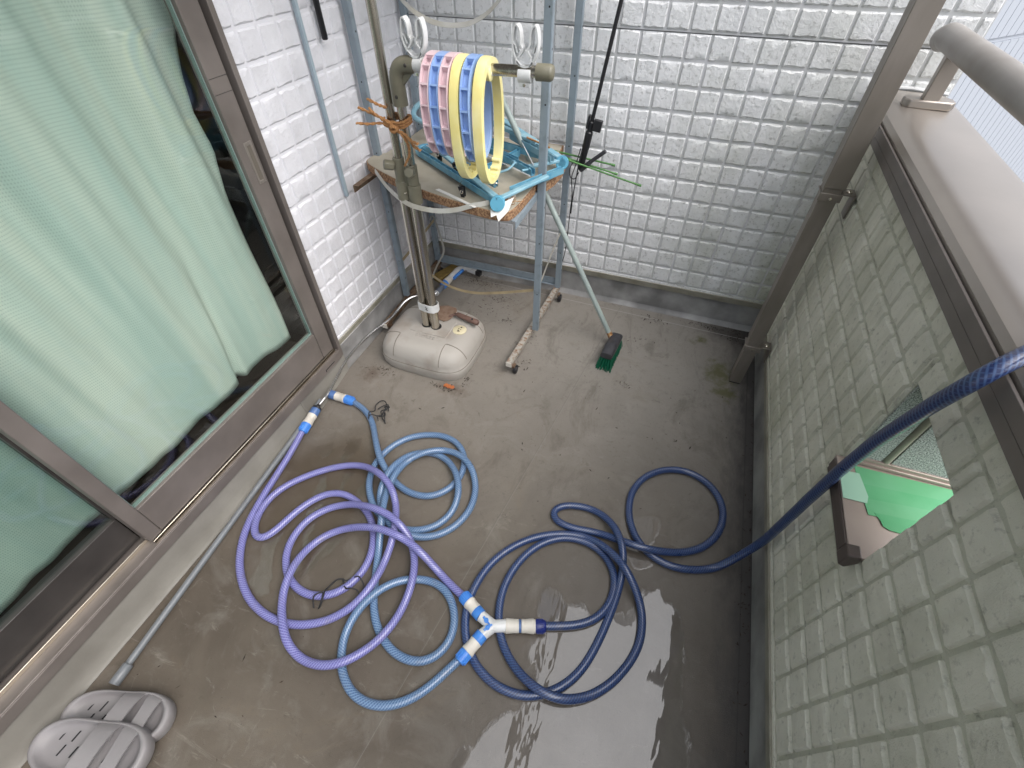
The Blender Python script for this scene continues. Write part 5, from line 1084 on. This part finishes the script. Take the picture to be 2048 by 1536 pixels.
# ================================================================== SLIPPERS
def slipper(label, c, ang_, L, W, z0, roll, toe_slots=True):
    o = thing('slipper', label, 'slipper', (c[0], c[1], z0), 'grey foam slippers on the floor')
    Rm = Matrix.Rotation(R(ang_), 3, 'Z') @ Matrix.Rotation(R(roll), 3, 'X'); C_ = Vector((c[0], c[1], z0))
    def hw(t): return W / 2 * (max(0.0, 1 - abs(t) ** 3.4) ** .47) * (1 + .07 * t - .05 * math.exp(-(t / .35) ** 2))
    def outl(a, s):
        ca, sa = math.cos(a), math.sin(a); t = math.copysign(abs(ca) ** .75, ca)
        y = hw(min(.999, abs(t)) * math.copysign(1, t)) * math.copysign(1, sa) if abs(sa) > 1e-6 else 0
        y = math.copysign(hw(t * .9995), sa) if abs(sa) > 1e-6 else 0
        return t * L / 2 * s, y * s
    T = lambda x, y, z: C_ + Rm @ Vector((x, y, z))
    prof_ = [(.02, .018), (.3, .018), (.55, .0185), (.74, .0205), (.82, .027), (.87, .037), (.91, .0425), (.95, .0425), (.985, .038), (1.0, .028), (1.0, .008), (.97, .0)]
    NA = 72; vs = []
    for s, z in prof_:
        for k in range(NA):
            x, y = outl(2 * math.pi * (k + .5) / NA, s); zz = z * (1 + .12 * (x / L) ) if z > .02 else z
            vs.append(T(x, y, zz))
    fs = [(j * NA + k, (j + 1) * NA + k, (j + 1) * NA + (k + 1) % NA, j * NA + (k + 1) % NA) for j in range(len(prof_) - 1) for k in range(NA)]
    fs += [tuple(range(NA)), tuple((len(prof_) - 1) * NA + k for k in range(NA))[::-1]]
    part('sole', G().add(vs, fs), M_slip, o, smooth=65)
    for (t0, t1, hgt, sk) in ((-.02, .30, .026, .10), (.46, .70, .020, .06)):
        vs = []; NX, NY = 6, 14
        for lay in (0, 1):
            for i in range(NX + 1):
                for j in range(NY + 1):
                    ph = -1 + 2 * j / NY; t = t0 + (t1 - t0) * i / NX + sk * (ph) - .07 * ph * ph * (1 if i < 3 else .3)
                    x = t * L / 2; y = ph * hw(t) * .955
                    z = .0385 + hgt * (1 - ph * ph) ** .6 - .0045 * lay
                    vs.append(T(x, y, z))
        n1 = (NX + 1) * (NY + 1); fs = []
        for i in range(NX):
            for j in range(NY):
                a = i * (NY + 1) + j; f = (a, a + NY + 1, a + NY + 2, a + 1); fs += [f, tuple(n1 + q for q in f[::-1])]
        for j in range(NY):
            for i_ in (0, NX):
                a = i_ * (NY + 1) + j; f = (a, a + 1, n1 + a + 1, n1 + a); fs.append(f if i_ == 0 else f[::-1])
        part('strap', G().add(vs, fs), M_slip, o, smooth=50)
    for t in (-.66, -.44, -.22, -.02, .36, .80):
        for sy in (-1, 1):
            x = t * L / 2; y0 = sy * W * .12 + .006; sl = G().obox(T(x + .010 * sy + .0, y0, .0186), Rm @ Vector((.0022, 0, 0)), Rm @ Vector((.005, .0125, 0)), (0, 0, .0006)); part('drain_slot', sl, M_black, o)
    return o
slipper('grey foam slipper nearer the window sill, half under the other one', (-1.128, -.203), 16, .315, .128, .0, 0)
slipper('grey foam slipper lying on top in front of the other, drain slots showing', (-1.115, -.276), 14, .330, .136, .024, 5)

# ================================================================== WATER, LEAVES, LITTER
def puddle(name, pts, z, m):
    poly = [(p.x, p.y) for p in cat_rom([(x, y, 0) for x, y in pts + pts[:1]], 3)[:-1]]; n = len(poly)
    def sd_(x, y):
        ins = False; best = 9
        for i in range(n):
            x0, y0 = poly[i]; x1, y1 = poly[(i + 1) % n]
            if (y0 > y) != (y1 > y) and x < (x1 - x0) * (y - y0) / (y1 - y0) + x0: ins = not ins
            dx, dy = x1 - x0, y1 - y0; t = max(0, min(1, ((x - x0) * dx + (y - y0) * dy) / (dx * dx + dy * dy + 1e-12)))
            d = math.hypot(x - x0 - t * dx, y - y0 - t * dy); best = min(best, d)
        return best if ins else -best
    c = .012; x0 = min(p[0] for p in poly) - .05; y0 = min(p[1] for p in poly) - .05
    nx = int((max(p[0] for p in poly) + .05 - x0) / c) + 1; ny = int((max(p[1] for p in poly) + .05 - y0) / c) + 1
    D = [[max(-.05, min(.05, sd_(x0 + i * c, y0 + j * c))) for i in range(nx + 1)] for j in range(ny + 1)]
    idx = {}; vs = []; fs = []; uv = []
    for j in range(ny):
        for i in range(nx):
            q = [(i, j), (i + 1, j), (i + 1, j + 1), (i, j + 1)]
            if max(D[b][a] for a, b in q) <= -.049: continue
            f = []
            for a, b in q:
                if (a, b) not in idx: idx[(a, b)] = len(vs); vs.append((x0 + a * c, y0 + b * c, z))
                f.append(idx[(a, b)])
            fs.append(f); uv.append([(D[b][a], 0) for a, b in q])
    part(name, G().add(vs, fs, uv), m, smooth=0, kind='structure')
puddle('puddle', [(-.098, .492), (-.091, .562), (-.06, .565), (-.032, .561), (-.009, .541), (.034, .551), (.063, .545), (.096, .547), (.116, .559), (.149, .561), (.181, .589), (.198, .617), (.205, .677), (.238, .678), (.27, .689), (.29, .671), (.315, .678), (.335, .650), (.352, .599), (.372, .498), (.385, .414), (.40, .262), (.41, .0), (.40, -.3), (-.2, -.3), (-.19, .03), (-.153, .084), (-.117, .157), (-.063, .215), (-.045, .282), (-.064, .331), (-.097, .342), (-.098, .391), (-.071, .427)], .0022, M_water)
wd_ = [[(-1.10, .86), (-1.04, .88), (-1.02, .83), (-1.03, .78), (-.98, .75), (-.94, .70), (-.93, .64), (-.96, .63), (-.99, .68), (-1.03, .70), (-1.06, .76), (-1.09, .80)],
       [(-.96, .90), (-.92, .91), (-.90, .86), (-.885, .80), (-.87, .76), (-.84, .72), (-.86, .66), (-.90, .62), (-.915, .68), (-.91, .75), (-.94, .82)],
       [(-1.18, .80), (-1.14, .82), (-1.12, .79), (-1.14, .76), (-1.19, .77)],
       [(-1.14, .62), (-1.10, .66), (-1.07, .60), (-1.04, .52), (-1.0, .44), (-.97, .38), (-.95, .32), (-.90, .30), (-.88, .34), (-.86, .42), (-.84, .50), (-.88, .52), (-.91, .46), (-.93, .40), (-.96, .44), (-1.0, .53), (-1.03, .62), (-1.05, .68), (-1.10, .69), (-1.13, .67)],
       [(-1.10, .45), (-1.06, .42), (-1.04, .34), (-1.0, .27), (-.97, .24), (-.99, .20), (-1.05, .22), (-1.09, .30), (-1.11, .38)],
       [(.10, .90), (.16, .95), (.22, .96), (.24, .90), (.22, .83), (.24, .78), (.20, .74), (.15, .76), (.11, .82)]]
for k, q in enumerate(wd_): puddle('wet_film', q, .0012 + .00012 * k, M_wetf)
rr = random.Random(21); db = G()
cl_ = [(-.83, 2.03, .10, .05, 60), (-1.02, 2.15, .12, .05, 70), (-.86, 1.92, .12, .10, 40), (-1.17, 1.285, .05, .03, 40), (-.83, 1.285, .06, .02, 50), (-.74, 1.36, .02, .05, 22), (-.53, 1.56, .04, .05, 22), (-.54, 1.76, .03, .05, 14),
       (-.02, 1.60, .02, .02, 12), (.03, 2.14, .07, .03, 30), (.32, 2.19, .16, .02, 60), (.47, 2.15, .06, .05, 70), (-.72, 1.86, .03, .05, 14), (.0, 1.95, .05, .03, 14), (.56, 1.2, .012, .9, 50), (.54, .6, .02, .6, 60), (-.4, 1.2, .5, .6, 30), (-.9, -.05, .3, .2, 14), (.24, 1.35, .01, .01, 4), (.18, 1.45, .3, .5, 16)]
for cx_, cy_, sx_, sy_, n_ in cl_:
    for k in range(n_):
        x = min(.555, rr.gauss(cx_, sx_ * .6)); y = min(2.235, rr.gauss(cy_, sy_ * .6)); a = rr.uniform(0, 6.28); l_ = abs(rr.gauss(.004, .003)) + .0015; w2 = rr.uniform(.0007, .0028)
        d1 = Vector((math.cos(a), math.sin(a), rr.uniform(-.1, .4))) * l_; d2 = Vector((-math.sin(a), math.cos(a), rr.uniform(-.2, .3))) * w2; c_ = Vector((x, y, .0022 + rr.random() * .002))
        db.add([c_ - d1, c_ + d2 * .8, c_ + d1 + Vector((0, 0, .001)), c_ - d2], [(0, 3, 2, 1)])
o = part('leaf_litter', db, M_debris, kind='stuff', smooth=0)
o['label'] = 'scattered dry leaf crumbs on the balcony floor'
lf = G(); c_ = Vector((-.812, 1.297, .004))
pl_ = [(.032, 0), (.022, .010), (.012, .008), (.004, .014), (-.006, .010), (-.018, .013), (-.028, .004), (-.024, -.008), (-.010, -.010), (.002, -.014), (.014, -.008), (.024, -.009)]
lf.add([c_ + Vector((0, 0, .004))] + [c_ + Vector((x, y, .002 + .003 * math.sin(k * 1.7))) for k, (x, y) in enumerate(pl_)], [(0, k + 1, (k + 1) % 12 + 1) for k in range(12)])
o = part('dead_leaf', lf, M_leaf, smooth=60); tag(o, 'curled orange dead leaf on the floor against the front of the cream base', 'leaf')

# green masking tape stuck over the sill pan inside the parapet cut-out
tp_ = thing('masking_tape_patch', 'overlapping strips of green masking tape stuck on the sill of the parapet cut-out', 'tape', (.66, .79, OZ0))
strips = [([(.568, .877), (.80, .882), (.80, .838), (.570, .820)], M_tape, .0006), ([(.571, .826), (.80, .846), (.80, .802), (.576, .775)], M_tape2, .0011),
          ([(.575, .786), (.80, .812), (.80, .765), (.580, .742)], M_tape, .0016), ([(.593, .752), (.80, .775), (.80, .715), (.618, .716), (.606, .722), (.603, .735)], M_tape2, .0021),
          ([(.531, .850), (.575, .855), (.586, .792), (.581, .772), (.531, .770)], M_tapel, .0026)]
for q, mm, dz in strips: part('tape_strip', G().prism(q, (0, 0, OZ0 + dz - .0005), (1, 0, 0), (0, 1, 0), (0, 0, .0008)), mm, tp_)
# rain drops on the coping
dr = G(); rr = random.Random(2)
for x, y in ((.70, 1.18), (.705, 1.185), (.74, 1.02), (.742, 1.03), (.73, .99), (.62, 1.75), (.60, 1.62), (.66, .9), (.70, .82)):
    s_ = rr.uniform(.003, .006); dr.lathe((x, y, 1.1425), (0, 0, 1), [(0, s_), (s_ * .3, s_ * .9), (s_ * .5, s_ * .5), (s_ * .55, .0002)], 12)
o = part('rain_drops', dr, mat('water_drop', (.9, .9, .9), .03, trans=1.0), cap, kind='stuff')
